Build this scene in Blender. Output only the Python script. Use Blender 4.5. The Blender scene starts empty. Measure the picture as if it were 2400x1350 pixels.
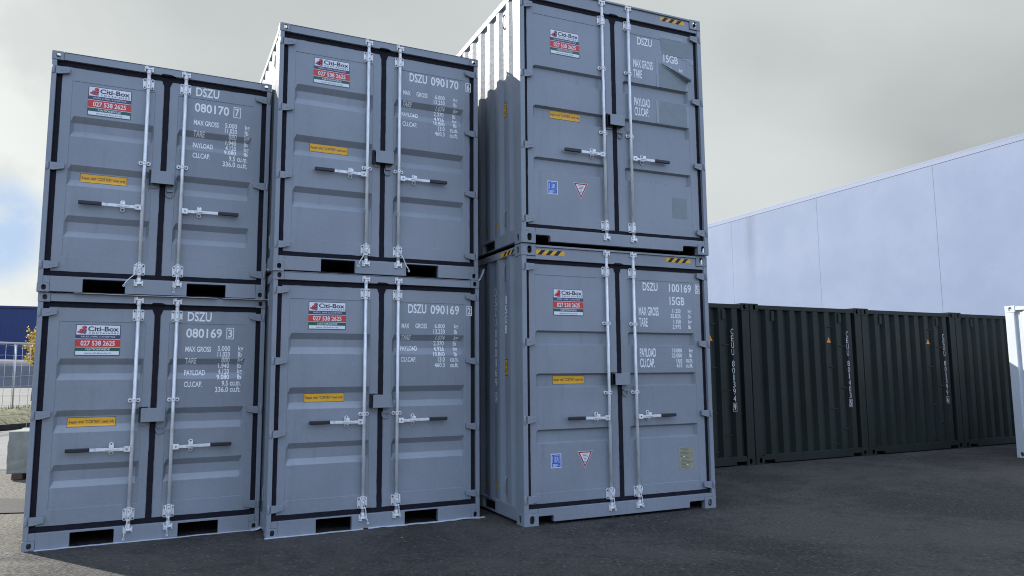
import bpy, bmesh, math, random
from mathutils import Vector, Matrix
random.seed(7)
R = math.radians
scn = bpy.context.scene
col = scn.collection

# ------------------------------------------------------------------ camera
F = Vector((0.0, 0.99339242, 0.11476712)); RT = Vector((0.99997030, 0.00088445, -0.00765557)); UP = Vector((0.00770649, -0.11476371, 0.99336293))
cam = bpy.data.cameras.new("camera"); cam_o = bpy.data.objects.new("camera", cam); col.objects.link(cam_o)
cam.sensor_width = 36.0; cam.lens = 36.0 * 1724.51 / 2400.0; cam.clip_start = 0.05; cam.clip_end = 4000
m = Matrix((RT, UP, -F)).transposed().to_4x4(); m.translation = Vector((0, 0, 1.54129)); cam_o.matrix_world = m
scn.camera = cam_o
scn.view_settings.view_transform = 'Standard'; scn.view_settings.look = 'None'
scn.view_settings.gamma = 1.0; scn.view_settings.exposure = 0.65
scn.cycles.max_bounces = 6; scn.cycles.filter_width = 1.05

# ------------------------------------------------------------------ sun and sky
SUN = Vector((-0.313, 0.187, 0.21)).normalized()
sl = bpy.data.lights.new("sun", 'SUN'); sl.energy = 4.6; sl.angle = R(0.53); sl.color = (1.0, 0.955, 0.88)
so = bpy.data.objects.new("sun", sl); col.objects.link(so); so.rotation_euler = SUN.to_track_quat('Z', 'Y').to_euler()
W = bpy.data.worlds.new("World"); scn.world = W; W.use_nodes = True
nt = W.node_tree; nt.nodes.clear()
class NT:
    """tiny node helper"""
    def __init__(s, t): s.t = t
    def n(s, typ, **kw):
        x = s.t.nodes.new(typ)
        for k, v in kw.items():
            if k.startswith('i_'): x.inputs[int(k[2:])].default_value = v
            elif k.startswith('I_'): x.inputs[k[2:].replace('_', ' ')].default_value = v
            else: setattr(x, k, v)
        return x
    def l(s, a, b): s.t.links.new(a, b)
    def math(s, op, a, b=None, clamp=False):
        x = s.t.nodes.new('ShaderNodeMath'); x.operation = op; x.use_clamp = clamp
        for i, v in enumerate((a, b)):
            if v is None: continue
            if isinstance(v, (int, float)): x.inputs[i].default_value = v
            else: s.l(v, x.inputs[i])
        return x.outputs[0]
    def mrange(s, v, a, b, c=0.0, d=1.0, smooth=True):
        x = s.t.nodes.new('ShaderNodeMapRange'); x.interpolation_type = 'SMOOTHSTEP' if smooth else 'LINEAR'
        s.l(v, x.inputs[0])
        for i, k in enumerate((a, b, c, d)): x.inputs[1 + i].default_value = k
        return x.outputs[0]
    def ramp(s, v, stops):
        x = s.t.nodes.new('ShaderNodeValToRGB'); e = x.color_ramp.elements
        while len(e) < len(stops): e.new(0.5)
        for q, (p, c) in zip(e, stops): q.position = p; q.color = (c[0], c[1], c[2], 1)
        s.l(v, x.inputs[0]); return x.outputs[0]
    def mix(s, f, a, b, mode='MIX'):
        x = s.t.nodes.new('ShaderNodeMix'); x.data_type = 'RGBA'; x.blend_type = mode
        for i, v in ((0, f), (6, a), (7, b)):
            if isinstance(v, (int, float)): x.inputs[i].default_value = v
            elif isinstance(v, tuple): x.inputs[i].default_value = (*v[:3], 1)
            else: s.l(v, x.inputs[i])
        return x.outputs[2]
def azel(az, el): return Vector((math.sin(R(az)) * math.cos(R(el)), math.cos(R(az)) * math.cos(R(el)), math.sin(R(el))))
N = NT(nt)
out = N.n('ShaderNodeOutputWorld'); bg = N.n('ShaderNodeBackground'); bg.inputs[1].default_value = 0.1; N.l(bg.outputs[0], out.inputs[0])
sky = N.n('ShaderNodeTexSky', sky_type='NISHITA', sun_disc=False, sun_elevation=math.asin(SUN.z), sun_rotation=math.atan2(SUN.x, SUN.y), altitude=50, air_density=1.2, dust_density=0.8, ozone_density=1.5)
tc = N.n('ShaderNodeTexCoord'); D = tc.outputs['Generated']
sep = N.n('ShaderNodeSeparateXYZ'); N.l(D, sep.inputs[0])
def dot(v):
    x = N.n('ShaderNodeVectorMath', operation='DOT_PRODUCT'); N.l(D, x.inputs[0]); x.inputs[1].default_value = v; return x.outputs['Value']
den = N.math('ADD', N.math('MAXIMUM', sep.outputs[2], 0.0), 0.22)
cmb = N.n('ShaderNodeCombineXYZ'); N.l(N.math('DIVIDE', sep.outputs[0], den), cmb.inputs[0]); N.l(N.math('DIVIDE', sep.outputs[1], den), cmb.inputs[1])
n1 = N.n('ShaderNodeTexNoise', I_Scale=0.85, I_Detail=6.0, I_Roughness=0.45, I_Distortion=0.15); N.l(cmb.outputs[0], n1.inputs['Vector'])
n2 = N.n('ShaderNodeTexNoise', I_Scale=9.0, I_Detail=5.0, I_Roughness=0.55); N.l(D, n2.inputs['Vector'])
cl = N.ramp(n1.outputs[0], [(0.28, (2.58, 2.75, 2.8)), (0.43, (3.22, 3.43, 3.46)), (0.56, (3.95, 4.17, 4.17)), (0.72, (4.8, 5.02, 5.0))])
# brighter cloud low on the left, towards the sun, and along the horizon
low = N.math('MULTIPLY', N.mrange(dot(azel(-46, 9)), 0.90, 0.995), N.mrange(n2.outputs[0], 0.3, 0.6, 0.55, 1.0))
cl = N.mix(low, cl, (5.9, 6.1, 5.9))
top = N.mrange(dot(azel(-4, 30)), 0.90, 0.99); cl = N.mix(N.math('MULTIPLY', top, 0.4), cl, (4.1, 4.34, 4.32))
rim = N.mrange(dot(azel(17, 9)), 0.965, 0.998); cl = N.mix(N.math('MULTIPLY', rim, 0.55), cl, (5.15, 5.4, 5.38))
# a small blue gap low on the left, and broken sunlit cloud behind the camera
gap = N.math('MULTIPLY', N.mrange(dot(azel(-36.0, 9.4)), 0.9972, 0.9995), N.mrange(n2.outputs[0], 0.34, 0.5))
cl = N.mix(gap, cl, (3.3, 4.25, 5.7))
back = N.mrange(dot(Vector((0.42, -0.9, 0.1)).normalized()), -0.35, 0.5)
hi = N.mix(N.mrange(n1.outputs[0], 0.35, 0.65), (3.6, 5.7, 10.6), (8.0, 9.5, 12.6))
cl = N.mix(back, cl, N.mix(N.mrange(sep.outputs[2], 0.02, 0.3), (5.0, 5.0, 4.8), hi))
clear = N.math('MULTIPLY', back, N.mrange(n1.outputs[0], 0.52, 0.36))
skyc = N.mix(N.math('MULTIPLY', clear, 0.35), cl, sky.outputs[0])
N.l(skyc, bg.inputs[0])

# ------------------------------------------------------------------ materials
def mat(name): 
    mm = bpy.data.materials.new(name); mm.use_nodes = True
    return mm, NT(mm.node_tree), mm.node_tree.nodes['Principled BSDF']
def noise(N, scale, detail=4, rough=0.55, vec=None, dist=0.0):
    x = N.n('ShaderNodeTexNoise', I_Scale=scale, I_Detail=detail, I_Roughness=rough, I_Distortion=dist)
    if vec is not None: N.l(vec, x.inputs['Vector'])
    return x.outputs[0]
def coords(N, scale=None):
    o = N.n('ShaderNodeTexCoord').outputs['Object']
    if scale is None: return o
    mp = N.n('ShaderNodeMapping'); mp.inputs['Scale'].default_value = scale; N.l(o, mp.inputs[0]); return mp.outputs[0]
def bump(N, P, h, strength, dist=0.01):
    b = N.n('ShaderNodeBump', I_Strength=strength, I_Distance=dist); N.l(h, b.inputs['Height']); N.l(b.outputs[0], P.inputs['Normal'])
def paint(name, c, rough=0.42, var=0.06, wave=0.25, streak=0.1, spec=0.5):
    mm, N, P = mat(name); o = coords(N)
    big = noise(N, 1.1, 3, 0.5, o); fine = noise(N, 34, 4, 0.6, o); st = noise(N, 7, 5, 0.6, coords(N, (1, 1, 0.09)))
    f = N.math('ADD', N.math('MULTIPLY', N.mrange(big, 0.3, 0.7, -1, 1), var), N.math('MULTIPLY', N.mrange(fine, 0.35, 0.7, -1, 1), var * 0.35))
    f = N.math('SUBTRACT', f, N.math('MULTIPLY', N.mrange(st, 0.56, 0.75), streak))
    sc = noise(N, 5, 6, 0.8, coords(N, (1.2, 1.2, 9)), 0.6); f = N.math('ADD', f, N.math('MULTIPLY', N.mrange(sc, 0.665, 0.70), 0.16)); f = N.math('SUBTRACT', f, N.math('MULTIPLY', N.mrange(sc, 0.335, 0.30), 0.14))
    hs = N.n('ShaderNodeHueSaturation', I_Color=(*c, 1)); N.l(N.math('ADD', f, 1.0), hs.inputs['Value']); N.l(hs.outputs[0], P.inputs['Base Color'])
    N.l(N.mrange(fine, 0.3, 0.75, rough - 0.05, rough + 0.1), P.inputs['Roughness'])
    P.inputs['Specular IOR Level'].default_value = spec
    h = N.math('ADD', noise(N, 2.3, 2, 0.4, coords(N, (1, 1, 0.8))), N.math('MULTIPLY', noise(N, 260, 2, 0.5, o), 0.012))
    bump(N, P, h, wave, 0.03); return mm
def flat(name, c, rough=0.5, metal=0.0, var=0.08, scale=40, bs=0.0, spec=0.5):
    mm, N, P = mat(name); o = coords(N); v = noise(N, scale, 4, 0.6, o)
    hs = N.n('ShaderNodeHueSaturation', I_Color=(*c, 1)); N.l(N.mrange(v, 0.3, 0.7, 1 - var, 1 + var), hs.inputs['Value']); N.l(hs.outputs[0], P.inputs['Base Color'])
    P.inputs['Roughness'].default_value = rough; P.inputs['Metallic'].default_value = metal; P.inputs['Specular IOR Level'].default_value = spec
    if bs: bump(N, P, v, bs, 0.01)
    return mm
M = {}
GREY = (0.230, 0.259, 0.289)
M['grey'] = paint('grey_paint', GREY, 0.34, 0.085, 0.3, 0.12, 0.6)
mm, N, P = mat('worn_grey_paint'); o = coords(N); ch_ = noise(N, 24, 6, 0.75, o, 0.4)
c_ = N.mix(N.mrange(noise(N, 3, 3, 0.5, o), 0.3, 0.7), tuple(x * 0.93 for x in GREY), tuple(x * 1.06 for x in GREY)); c_ = N.mix(N.mrange(ch_, 0.655, 0.675), c_, (0.16, 0.125, 0.095)); c_ = N.mix(N.mrange(ch_, 0.70, 0.715), c_, (0.03, 0.022, 0.018))
N.l(c_, P.inputs['Base Color']); P.inputs['Roughness'].default_value = 0.42; bump(N, P, ch_, 0.1, 0.01); M['worn'] = mm
M['taped'] = flat('grey_tape', (0.205, 0.238, 0.245), 0.5, 0, 0.05, 12, 0.1)
M['tapegloss'] = flat('clear_tape', (0.275, 0.31, 0.345), 0.28, 0, 0.05, 20)
M['rubber'] = flat('black_rubber', (0.012, 0.012, 0.018), 0.7, 0, 0.25, 30, 0.2, spec=0.15)
M['grip'] = flat('black_grip', (0.014, 0.015, 0.02), 0.45, 0, 0.15, 60)
M['black'] = flat('black_paint', (0.006, 0.006, 0.008), 0.6, 0, 0.3, 20)
M['dark'] = flat('dark_gap', (0.02, 0.021, 0.023), 0.8)
mm, N, P = mat('galvanised_steel'); o = coords(N); v = noise(N, 26, 5, 0.65, coords(N, (1, 1, 0.25))); sp = noise(N, 90, 3, 0.6, o)
N.l(N.ramp(v, [(0.3, (0.50, 0.51, 0.51)), (0.5, (0.75, 0.76, 0.75)), (0.7, (0.88, 0.89, 0.88))]), P.inputs['Base Color']); P.inputs['Metallic'].default_value = 0.2
N.l(N.mrange(sp, 0.3, 0.7, 0.26, 0.5), P.inputs['Roughness']); bump(N, P, sp, 0.12, 0.004); M['zinc'] = mm
M['bolt'] = flat('bolt_steel', (0.12, 0.12, 0.12), 0.45, 0.6, 0.2)
M['white'] = flat('white_lettering', (0.84, 0.85, 0.84), 0.5, 0, 0.05, 18)
M['dimwhite'] = flat('dusty_white_lettering', (0.46, 0.48, 0.47), 0.55, 0, 0.1, 18)
M['swhite'] = flat('white_vinyl', (0.74, 0.76, 0.78), 0.4, 0, 0.03)
M['snavy'] = flat('navy_vinyl', (0.045, 0.058, 0.125), 0.4, 0, 0.05)
M['sink'] = flat('ink_vinyl', (0.03, 0.03, 0.045), 0.4)
M['sred'] = flat('red_vinyl', (0.56, 0.045, 0.035), 0.4, 0, 0.05)
M['sgreen'] = flat('green_vinyl', (0.008, 0.10, 0.07), 0.4, 0, 0.05)
M['syellow'] = flat('yellow_vinyl', (0.78, 0.40, 0.015), 0.45, 0, 0.05)
M['sblue'] = flat('blue_vinyl', (0.02, 0.11, 0.48), 0.4, 0, 0.05)
M['sorange'] = flat('orange_vinyl', (0.82, 0.26, 0.01), 0.4, 0, 0.05)
M['shot'] = flat('dark_red_vinyl', (0.33, 0.012, 0.015), 0.4)
M['brass'] = flat('etched_plate', (0.40, 0.40, 0.30), 0.38, 0.65, 0.12, 14, 0.05)
M['plink'] = flat('plate_ink', (0.07, 0.075, 0.06), 0.5)
M['plastic'] = flat('white_plastic', (0.52, 0.55, 0.61), 0.35, 0, 0.06, 9)
M['cord'] = flat('white_cord', (0.72, 0.74, 0.76), 0.5)
M['green'] = paint('dark_green_paint', (0.0160, 0.0230, 0.0190), 0.5, 0.14, 0.2, 0.2, 0.25)
M['cwhite'] = paint('white_paint', (0.62, 0.66, 0.68), 0.4, 0.04, 0.2, 0.06)
# painted tilt slab: pale lavender blue, faint run marks and mottling
mm, N, P = mat('pale_blue_slab'); o = coords(N)
run = N.mrange(noise(N, 0.62, 4, 0.6, coords(N, (1, 1, 0.05))), 0.56, 0.74); mot = N.mrange(noise(N, 0.45, 6, 0.6, o), 0.35, 0.7)
zz = N.n('ShaderNodeSeparateXYZ'); N.l(o, zz.inputs[0])
run = N.math('MULTIPLY', run, N.mrange(zz.outputs[2], 3.0, 7.6))
c = N.mix(mot, (0.198, 0.252, 0.372), (0.232, 0.286, 0.41)); c = N.mix(N.math('MULTIPLY', run, 0.55), c, (0.11, 0.14, 0.21))
pits = N.mrange(noise(N, 3.1, 2, 0.5, o), 0.78, 0.82); c = N.mix(N.math('MULTIPLY', pits, 0.6), c, (0.09, 0.11, 0.17))
N.l(c, P.inputs['Base Color']); P.inputs['Roughness'].default_value = 0.7; bump(N, P, noise(N, 1.6, 5, 0.6, o), 0.12, 0.05); M['slab'] = mm
M['capping'] = flat('pale_capping', (0.205, 0.255, 0.365), 0.5, 0.0, 0.03)
# asphalt
def ground_mat(name, dark, light, chip, s=1.0, bs=0.55, chips=0.5, sun_tint=None):
    mm, N, P = mat(name); o = coords(N)
    g1 = noise(N, 46 * s, 5, 0.75, o); g2 = noise(N, 0.42, 6, 0.7, o, 0.6); g3 = noise(N, 5.0, 6, 0.7, o)
    vo = N.n('ShaderNodeTexVoronoi', I_Scale=40 * s); N.l(o, vo.inputs['Vector'])
    vr = N.n('ShaderNodeSeparateColor'); N.l(vo.outputs['Color'], vr.inputs[0])
    base = N.mix(N.mrange(N.math('ADD', N.math('MULTIPLY', g2, 0.72), N.math('MULTIPLY', g3, 0.28)), 0.41, 0.6), dark, light)
    base = N.mix(N.mrange(g1, 0.46, 0.7, 0.0, 0.75), base, tuple(x * 1.8 for x in light))
    base = N.mix(N.mrange(g1, 0.46, 0.3, 0.0, 0.7), base, tuple(x * 0.4 for x in dark))
    ck = N.math('MULTIPLY', N.mrange(vr.outputs[0], 0.86, 0.9), N.mrange(vo.outputs['Distance'], 0.42, 0.2))
    base = N.mix(N.math('MULTIPLY', ck, chips), base, chip)
    st = N.mrange(noise(N, 0.75, 6, 0.68, o, 1.0), 0.58, 0.68); base = N.mix(N.math('MULTIPLY', st, 0.65), base, tuple(x * 0.5 for x in dark))
    if sun_tint:  # sunlit brightness painted into the colour, edged along the left stack's shadow
        sp = N.n('ShaderNodeSeparateXYZ'); N.l(o, sp.inputs[0])
        e = N.math('ADD', N.math('ADD', N.math('MULTIPLY', sp.outputs[0], -0.80), N.math('MULTIPLY', sp.outputs[1], -0.60)), N.math('MULTIPLY', N.math('SUBTRACT', g3, 0.5), 1.6))
        k = N.mrange(e, -0.75, -0.1); k2 = N.mrange(sp.outputs[0], -4.6, -5.4); k = N.math('MAXIMUM', k, k2)
        k = N.math('MULTIPLY', k, N.mrange(sp.outputs[0], -1.0, -2.6))
        dc = N.mix(N.mrange(g1, 0.35, 0.65), tuple(x * .55 for x in sun_tint), tuple(x * 1.35 for x in sun_tint)); dc = N.mix(N.math('MULTIPLY', ck, chips), dc, chip)
        base = N.mix(N.math('MULTIPLY', k, 0.9), base, dc)
    N.l(base, P.inputs['Base Color']); P.inputs['Roughness'].default_value = 0.8; P.inputs['Specular IOR Level'].default_value = 0.35
    h = N.math('ADD', N.math('MULTIPLY', g1, 0.6), N.math('ADD', N.math('MULTIPLY', vo.outputs['Distance'], -0.4), N.math('MULTIPLY', g3, 0.8)))
    bump(N, P, h, bs, 0.03); return mm
M['asphalt'] = ground_mat('asphalt', (0.026, 0.0226, 0.0196), (0.069, 0.0615, 0.0525), (0.24, 0.235, 0.22), 0.62, 1.0, 0.35, (0.15, 0.142, 0.112))
M['patch'] = ground_mat('shadow_band_asphalt', (0.03, 0.03, 0.03), (0.045, 0.045, 0.043), (0.1, 0.1, 0.1), 1.0, 0.3, 0.3)  # darker ground tone for the painted shadow band
M['paving'] = ground_mat('pale_concrete', (0.15, 0.15, 0.14), (0.185, 0.184, 0.17), (0.3, 0.3, 0.27), 0.5, 0.15, 0.2)
M['concrete'] = flat('weathered_concrete', (0.26, 0.27, 0.235), 0.85, 0, 0.16, 5, 0.25)
M['grass'] = flat('dry_grass', (0.13, 0.12, 0.055), 0.9, 0, 0.45, 6, 0.6)
M['blade'] = flat('grass_blade', (0.17, 0.16, 0.07), 0.8, 0, 0.4, 3)
M['mound'] = flat('grey_gravel', (0.10, 0.108, 0.122), 0.9, 0, 0.12, 0.5, 0.15)
M['timber'] = flat('old_timber', (0.085, 0.055, 0.04), 0.8, 0, 0.3, 9, 0.2)
M['edging'] = flat('edging_timber', (0.02, 0.018, 0.016), 0.85, 0, 0.3, 5)
M['bluewall'] = flat('dark_blue_cladding', (0.006, 0.026, 0.115), 0.42, 0, 0.05, 0.6)
M['fence'] = flat('galvanised_tube', (0.52, 0.53, 0.53), 0.4, 0.4, 0.1)
M['bark'] = flat('bark', (0.07, 0.055, 0.04), 0.9, 0, 0.3, 12, 0.3)
mm, N, P = mat('autumn_leaf'); oi = N.n('ShaderNodeNewGeometry')
N.l(N.ramp(oi.outputs['Random Per Island'], [(0.0, (0.40, 0.12, 0.02)), (0.2, (0.68, 0.42, 0.03)), (0.65, (0.80, 0.60, 0.06)), (1.0, (0.42, 0.42, 0.08))]), P.inputs['Base Color']); P.inputs['Roughness'].default_value = 0.6; M['leaf'] = mm
M['lamp'] = flat('lamp_housing', (0.1, 0.11, 0.12), 0.5); M['lens'] = flat('lamp_lens', (0.6, 0.62, 0.6), 0.3)

# ------------------------------------------------------------------ mesh helpers
class MB:
    def __init__(s): s.bm = bmesh.new(); s.mats = []
    def mi(s, k):
        if k not in s.mats: s.mats.append(k)
        return s.mats.index(k)
    def _m(s, faces, k):
        if k is not None:
            i = s.mi(k)
            for f in faces: f.material_index = i
    def box(s, x0, x1, y0, y1, z0, z1, k=None):
        vs = [s.bm.verts.new(p) for p in ((x0, y0, z0), (x1, y0, z0), (x1, y1, z0), (x0, y1, z0), (x0, y0, z1), (x1, y0, z1), (x1, y1, z1), (x0, y1, z1))]
        fs = [s.bm.faces.new([vs[i] for i in q]) for q in ((0, 3, 2, 1), (4, 5, 6, 7), (0, 1, 5, 4), (1, 2, 6, 5), (2, 3, 7, 6), (3, 0, 4, 7))]
        s._m(fs, k); return s
    def prism(s, pts, y0, y1, k=None, axis='y'):
        """outline in (x,z) pushed along y (axis y), or outline in (x,y) pushed along z (axis z), or (y,z) along x"""
        f3 = {'y': lambda p, t: (p[0], t, p[1]), 'z': lambda p, t: (p[0], p[1], t), 'x': lambda p, t: (t, p[0], p[1])}[axis]
        a = [s.bm.verts.new(f3(p, y0)) for p in pts]; b = [s.bm.verts.new(f3(p, y1)) for p in pts]; n = len(pts)
        fs = [s.bm.faces.new(a), s.bm.faces.new(b[::-1])]
        for i in range(n): fs.append(s.bm.faces.new((a[i], b[i], b[(i + 1) % n], a[(i + 1) % n])))
        s._m(fs, k); return s
    def cyl(s, p, q, r, k=None, n=14, r2=None, cap=True):
        p, q = Vector(p), Vector(q); d = (q - p).normalized(); a = d.orthogonal().normalized(); b = d.cross(a); r2 = r if r2 is None else r2
        A = [s.bm.verts.new(p + (a * math.cos(t) + b * math.sin(t)) * r) for t in [2 * math.pi * i / n for i in range(n)]]
        B = [s.bm.verts.new(q + (a * math.cos(t) + b * math.sin(t)) * r2) for t in [2 * math.pi * i / n for i in range(n)]]
        fs = [s.bm.faces.new((A[i], A[(i + 1) % n], B[(i + 1) % n], B[i])) for i in range(n)]
        for f in fs: f.smooth = True
        if cap: fs += [s.bm.faces.new(A[::-1]), s.bm.faces.new(B)]
        s._m(fs, k); return s
    def tube(s, pts, r, k=None, n=8):
        pts = [Vector(p) for p in pts]; rings = []; a = None
        for i, p in enumerate(pts):
            d = (pts[min(i + 1, len(pts) - 1)] - pts[max(i - 1, 0)]).normalized()
            a = d.orthogonal().normalized() if a is None else (a - d * a.dot(d)).normalized()
            b = d.cross(a); rr = r[i] if isinstance(r, (list, tuple)) else r
            rings.append([s.bm.verts.new(p + (a * math.cos(t) + b * math.sin(t)) * rr) for t in [2 * math.pi * j / n for j in range(n)]])
        fs = []
        for A, B in zip(rings, rings[1:]):
            for j in range(n):
                f = s.bm.faces.new((A[j], A[(j + 1) % n], B[(j + 1) % n], B[j])); f.smooth = True; fs.append(f)
        fs += [s.bm.faces.new(rings[0][::-1]), s.bm.faces.new(rings[-1])]
        s._m(fs, k); return s
    def face(s, pts, k=None):
        f = s.bm.faces.new([s.bm.verts.new(p) for p in pts]); s._m([f], k); return f
    def grid(s, rows, k=None, smooth=False):
        V = [[s.bm.verts.new(p) for p in r] for r in rows]; fs = []
        for A, B in zip(V, V[1:]):
            for j in range(len(A) - 1):
                f = s.bm.faces.new((A[j], A[j + 1], B[j + 1], B[j])); f.smooth = smooth; fs.append(f)
        s._m(fs, k); return s
    def mesh(s, name, recalc=True):
        if recalc: bmesh.ops.recalc_face_normals(s.bm, faces=s.bm.faces)
        me = bpy.data.meshes.new(name); s.bm.to_mesh(me); s.bm.free()
        for k in s.mats: me.materials.append(M[k])
        return me
def link(name, me, parent=None, loc=(0, 0, 0), bevel=0.0, rot=None):
    o = bpy.data.objects.new(name, me); col.objects.link(o); o.location = loc
    if rot: o.rotation_euler = rot
    if parent: o.parent = parent
    if bevel:
        b = o.modifiers.new('bevel', 'BEVEL'); b.width = bevel; b.segments = 2; b.limit_method = 'ANGLE'; b.angle_limit = R(40); b.harden_normals = False
    return o
def thing(name, label, cat, loc=(0, 0, 0), rz=0.0, group=None):
    o = bpy.data.objects.new(name, None); col.objects.link(o); o.location = loc; o.rotation_euler = (0, 0, rz); o.empty_display_size = 0.2
    return tag(o, label, cat, group)
def tag(o, label, cat, group=None):
    o['label'] = label; o['category'] = cat
    if group: o['group'] = group
    return o
def struct(name, me, kind='structure', **k):
    o = link(name, me, **k); o['kind'] = kind; return o
CACHE = {}
def cached(key, name, fn):
    if key not in CACHE:
        b = MB(); fn(b); CACHE[key] = b.mesh(name)
    return CACHE[key]
# -------- lettering: glyph outlines of the built-in font as flat faces
GL = {}
def glyphs(s, bold):
    key = (s, bold)
    if key not in GL:
        c = bpy.data.curves.new('glyphs', 'FONT'); c.body = s; c.fill_mode = 'FRONT'; c.resolution_u = 3; c.offset = bold; c.size = 1.0
        o = bpy.data.objects.new('glyphs', c); col.objects.link(o); bpy.context.view_layer.update()
        me = bpy.data.meshes.new_from_object(o.evaluated_get(bpy.context.evaluated_depsgraph_get()))
        vs = [(v.co.x, v.co.y) for v in me.vertices]; fs = [tuple(p.vertices) for p in me.polygons]
        bpy.data.objects.remove(o); bpy.data.curves.remove(c); bpy.data.meshes.remove(me); GL[key] = (vs, fs)
    return GL[key]
def text(b, s, x0, x1, z0, z1, k, y=0.0, bold=0.0, slant=0.0, f=None):
    """fit a string into the rectangle x0..x1, z0..z1 on the plane y; f maps (x, y, z) to the final place"""
    vs, fs = glyphs(s, bold)
    if not vs: return
    ax, bx = min(v[0] for v in vs), max(v[0] for v in vs); ay, by = min(v[1] for v in vs), max(v[1] for v in vs)
    i = b.mi(k); V = []
    for v in vs:
        z = z0 + (v[1] - ay) / (by - ay) * (z1 - z0); x = x0 + (v[0] - ax) / max(bx - ax, 1e-6) * (x1 - x0) + slant * (z - z0)
        p = (x, y, z); V.append(b.bm.verts.new(f(p) if f else p))
    for q in fs:
        try: fc = b.bm.faces.new([V[j] for j in q]); fc.material_index = i
        except ValueError: pass
def wid(s): return sum(0.5 if ch in '.1 Il|' else (1.25 if ch in 'mM' else 1.0) for ch in s)
def rect(b, x0, x1, z0, z1, k, y=0.0):
    b.face(((x0, y, z0), (x1, y, z0), (x1, y, z1), (x0, y, z1)), k)
def boxed(b, ch, x0, x1, z0, z1, k='white', t=0.0075, y=0.0, f=None):
    for q in ((x0, x1, z1 - t, z1), (x0, x1, z0, z0 + t), (x0, x0 + t, z0 + t, z1 - t), (x1 - t, x1, z0 + t, z1 - t)):
        pts = [(q[0], y, q[2]), (q[1], y, q[2]), (q[1], y, q[3]), (q[0], y, q[3])]; b.face([f(p) for p in pts] if f else pts, k)
    w, h = x1 - x0, z1 - z0; text(b, ch, x0 + w * 0.22, x1 - w * 0.22, z0 + h * 0.14, z1 - h * 0.14, k, y, 0.022, f=f)

# ------------------------------------------------------------------ shipping containers
def oval(cx, cy, rx, ry, n=20):
    """upright slot: straight sides with round ends"""
    pts = []
    for i in range(n):
        t = 2 * math.pi * i / n; c, s_ = math.cos(t), math.sin(t)
        if ry >= rx: pts.append((cx + rx * c, cy + rx * s_ + (ry - rx) * (1 if s_ > 0 else -1)))
        else: pts.append((cx + ry * c + (rx - ry) * (1 if c > 0 else -1), cy + ry * s_))
    return pts
def casting(b, w, d, h, top, hole, sidehole, k, rust=False):
    """hollow corner casting, front at y=0, outer side at x=0, z from 0; holes in front, side and top or bottom"""
    bm = bmesh.new()
    def plate(outer, inner, f3):
        es = []
        for loop in ([outer] if inner is None else [outer, inner]):
            vs = [bm.verts.new(f3(p)) for p in loop]; es += [bm.edges.new((vs[i], vs[(i + 1) % len(vs)])) for i in range(len(vs))]
        bmesh.ops.triangle_fill(bm, use_beauty=True, edges=es)
    ch = 0.012
    zc = h * 0.5
    plate([(ch, 0), (w, 0), (w, h), (ch, h)], oval(w * 0.56, zc, hole[0], hole[1]), lambda p: (p[0], 0, p[1]))
    plate([(ch, 0), (d, 0), (d, h), (ch, h)], oval(d * 0.55, zc, sidehole[0], sidehole[1]), lambda p: (0, p[0], p[1]))
    plate([(0, ch), (ch, 0), (ch, h), (0, h)][:0] or [(0, 0), (1, 0), (1, h), (0, h)], None, lambda p: (p[0] * ch, (1 - p[0]) * ch, p[1]))
    foot = [(ch, 0), (w, 0), (w, d), (0, d), (0, ch)]
    slot = oval(w * 0.52, d * 0.52, w * 0.2, d * 0.33)
    plate(foot, slot if top else None, lambda p: (p[0], p[1], h)); plate(foot, None if top else slot, lambda p: (p[0], p[1], 0))
    plate([(0, 0), (w, 0), (w, h), (0, h)], None, lambda p: (p[0], d, p[1]))
    plate([(0, 0), (d, 0), (d, h), (0, h)], None, lambda p: (w, p[0], p[1]))
    bmesh.ops.remove_doubles(bm, verts=bm.verts, dist=1e-5); bmesh.ops.recalc_face_normals(bm, faces=bm.faces)
    bmesh.ops.solidify(bm, geom=bm.faces[:], thickness=0.012)
    me = bpy.data.meshes.new('tmp'); bm.to_mesh(me); bm.free()
    n0 = len(b.bm.faces); b.bm.from_mesh(me); bpy.data.meshes.remove(me); b.bm.faces.ensure_lookup_table()
    b._m(b.bm.faces[n0:], k)
def corr(y0, y1, start, pitch=0.285, flat_=0.070, slope=0.072, deep=0.030):
    """profile of a corrugated wall: list of (along, depth); an outer flat begins at start"""
    pts = [(y0, deep)]; t = start - slope
    while t > y0 + pitch: t -= pitch
    while t < y1 - 0.01:
        for dy, dd in ((0, deep), (slope, 0), (slope + flat_, 0), (2 * slope + flat_, deep)):
            if y0 + 1e-3 < t + dy < y1 - 1e-3: pts.append((t + dy, dd))
        t += pitch
    pts.append((y1, pts[-1][1])); return pts
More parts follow.
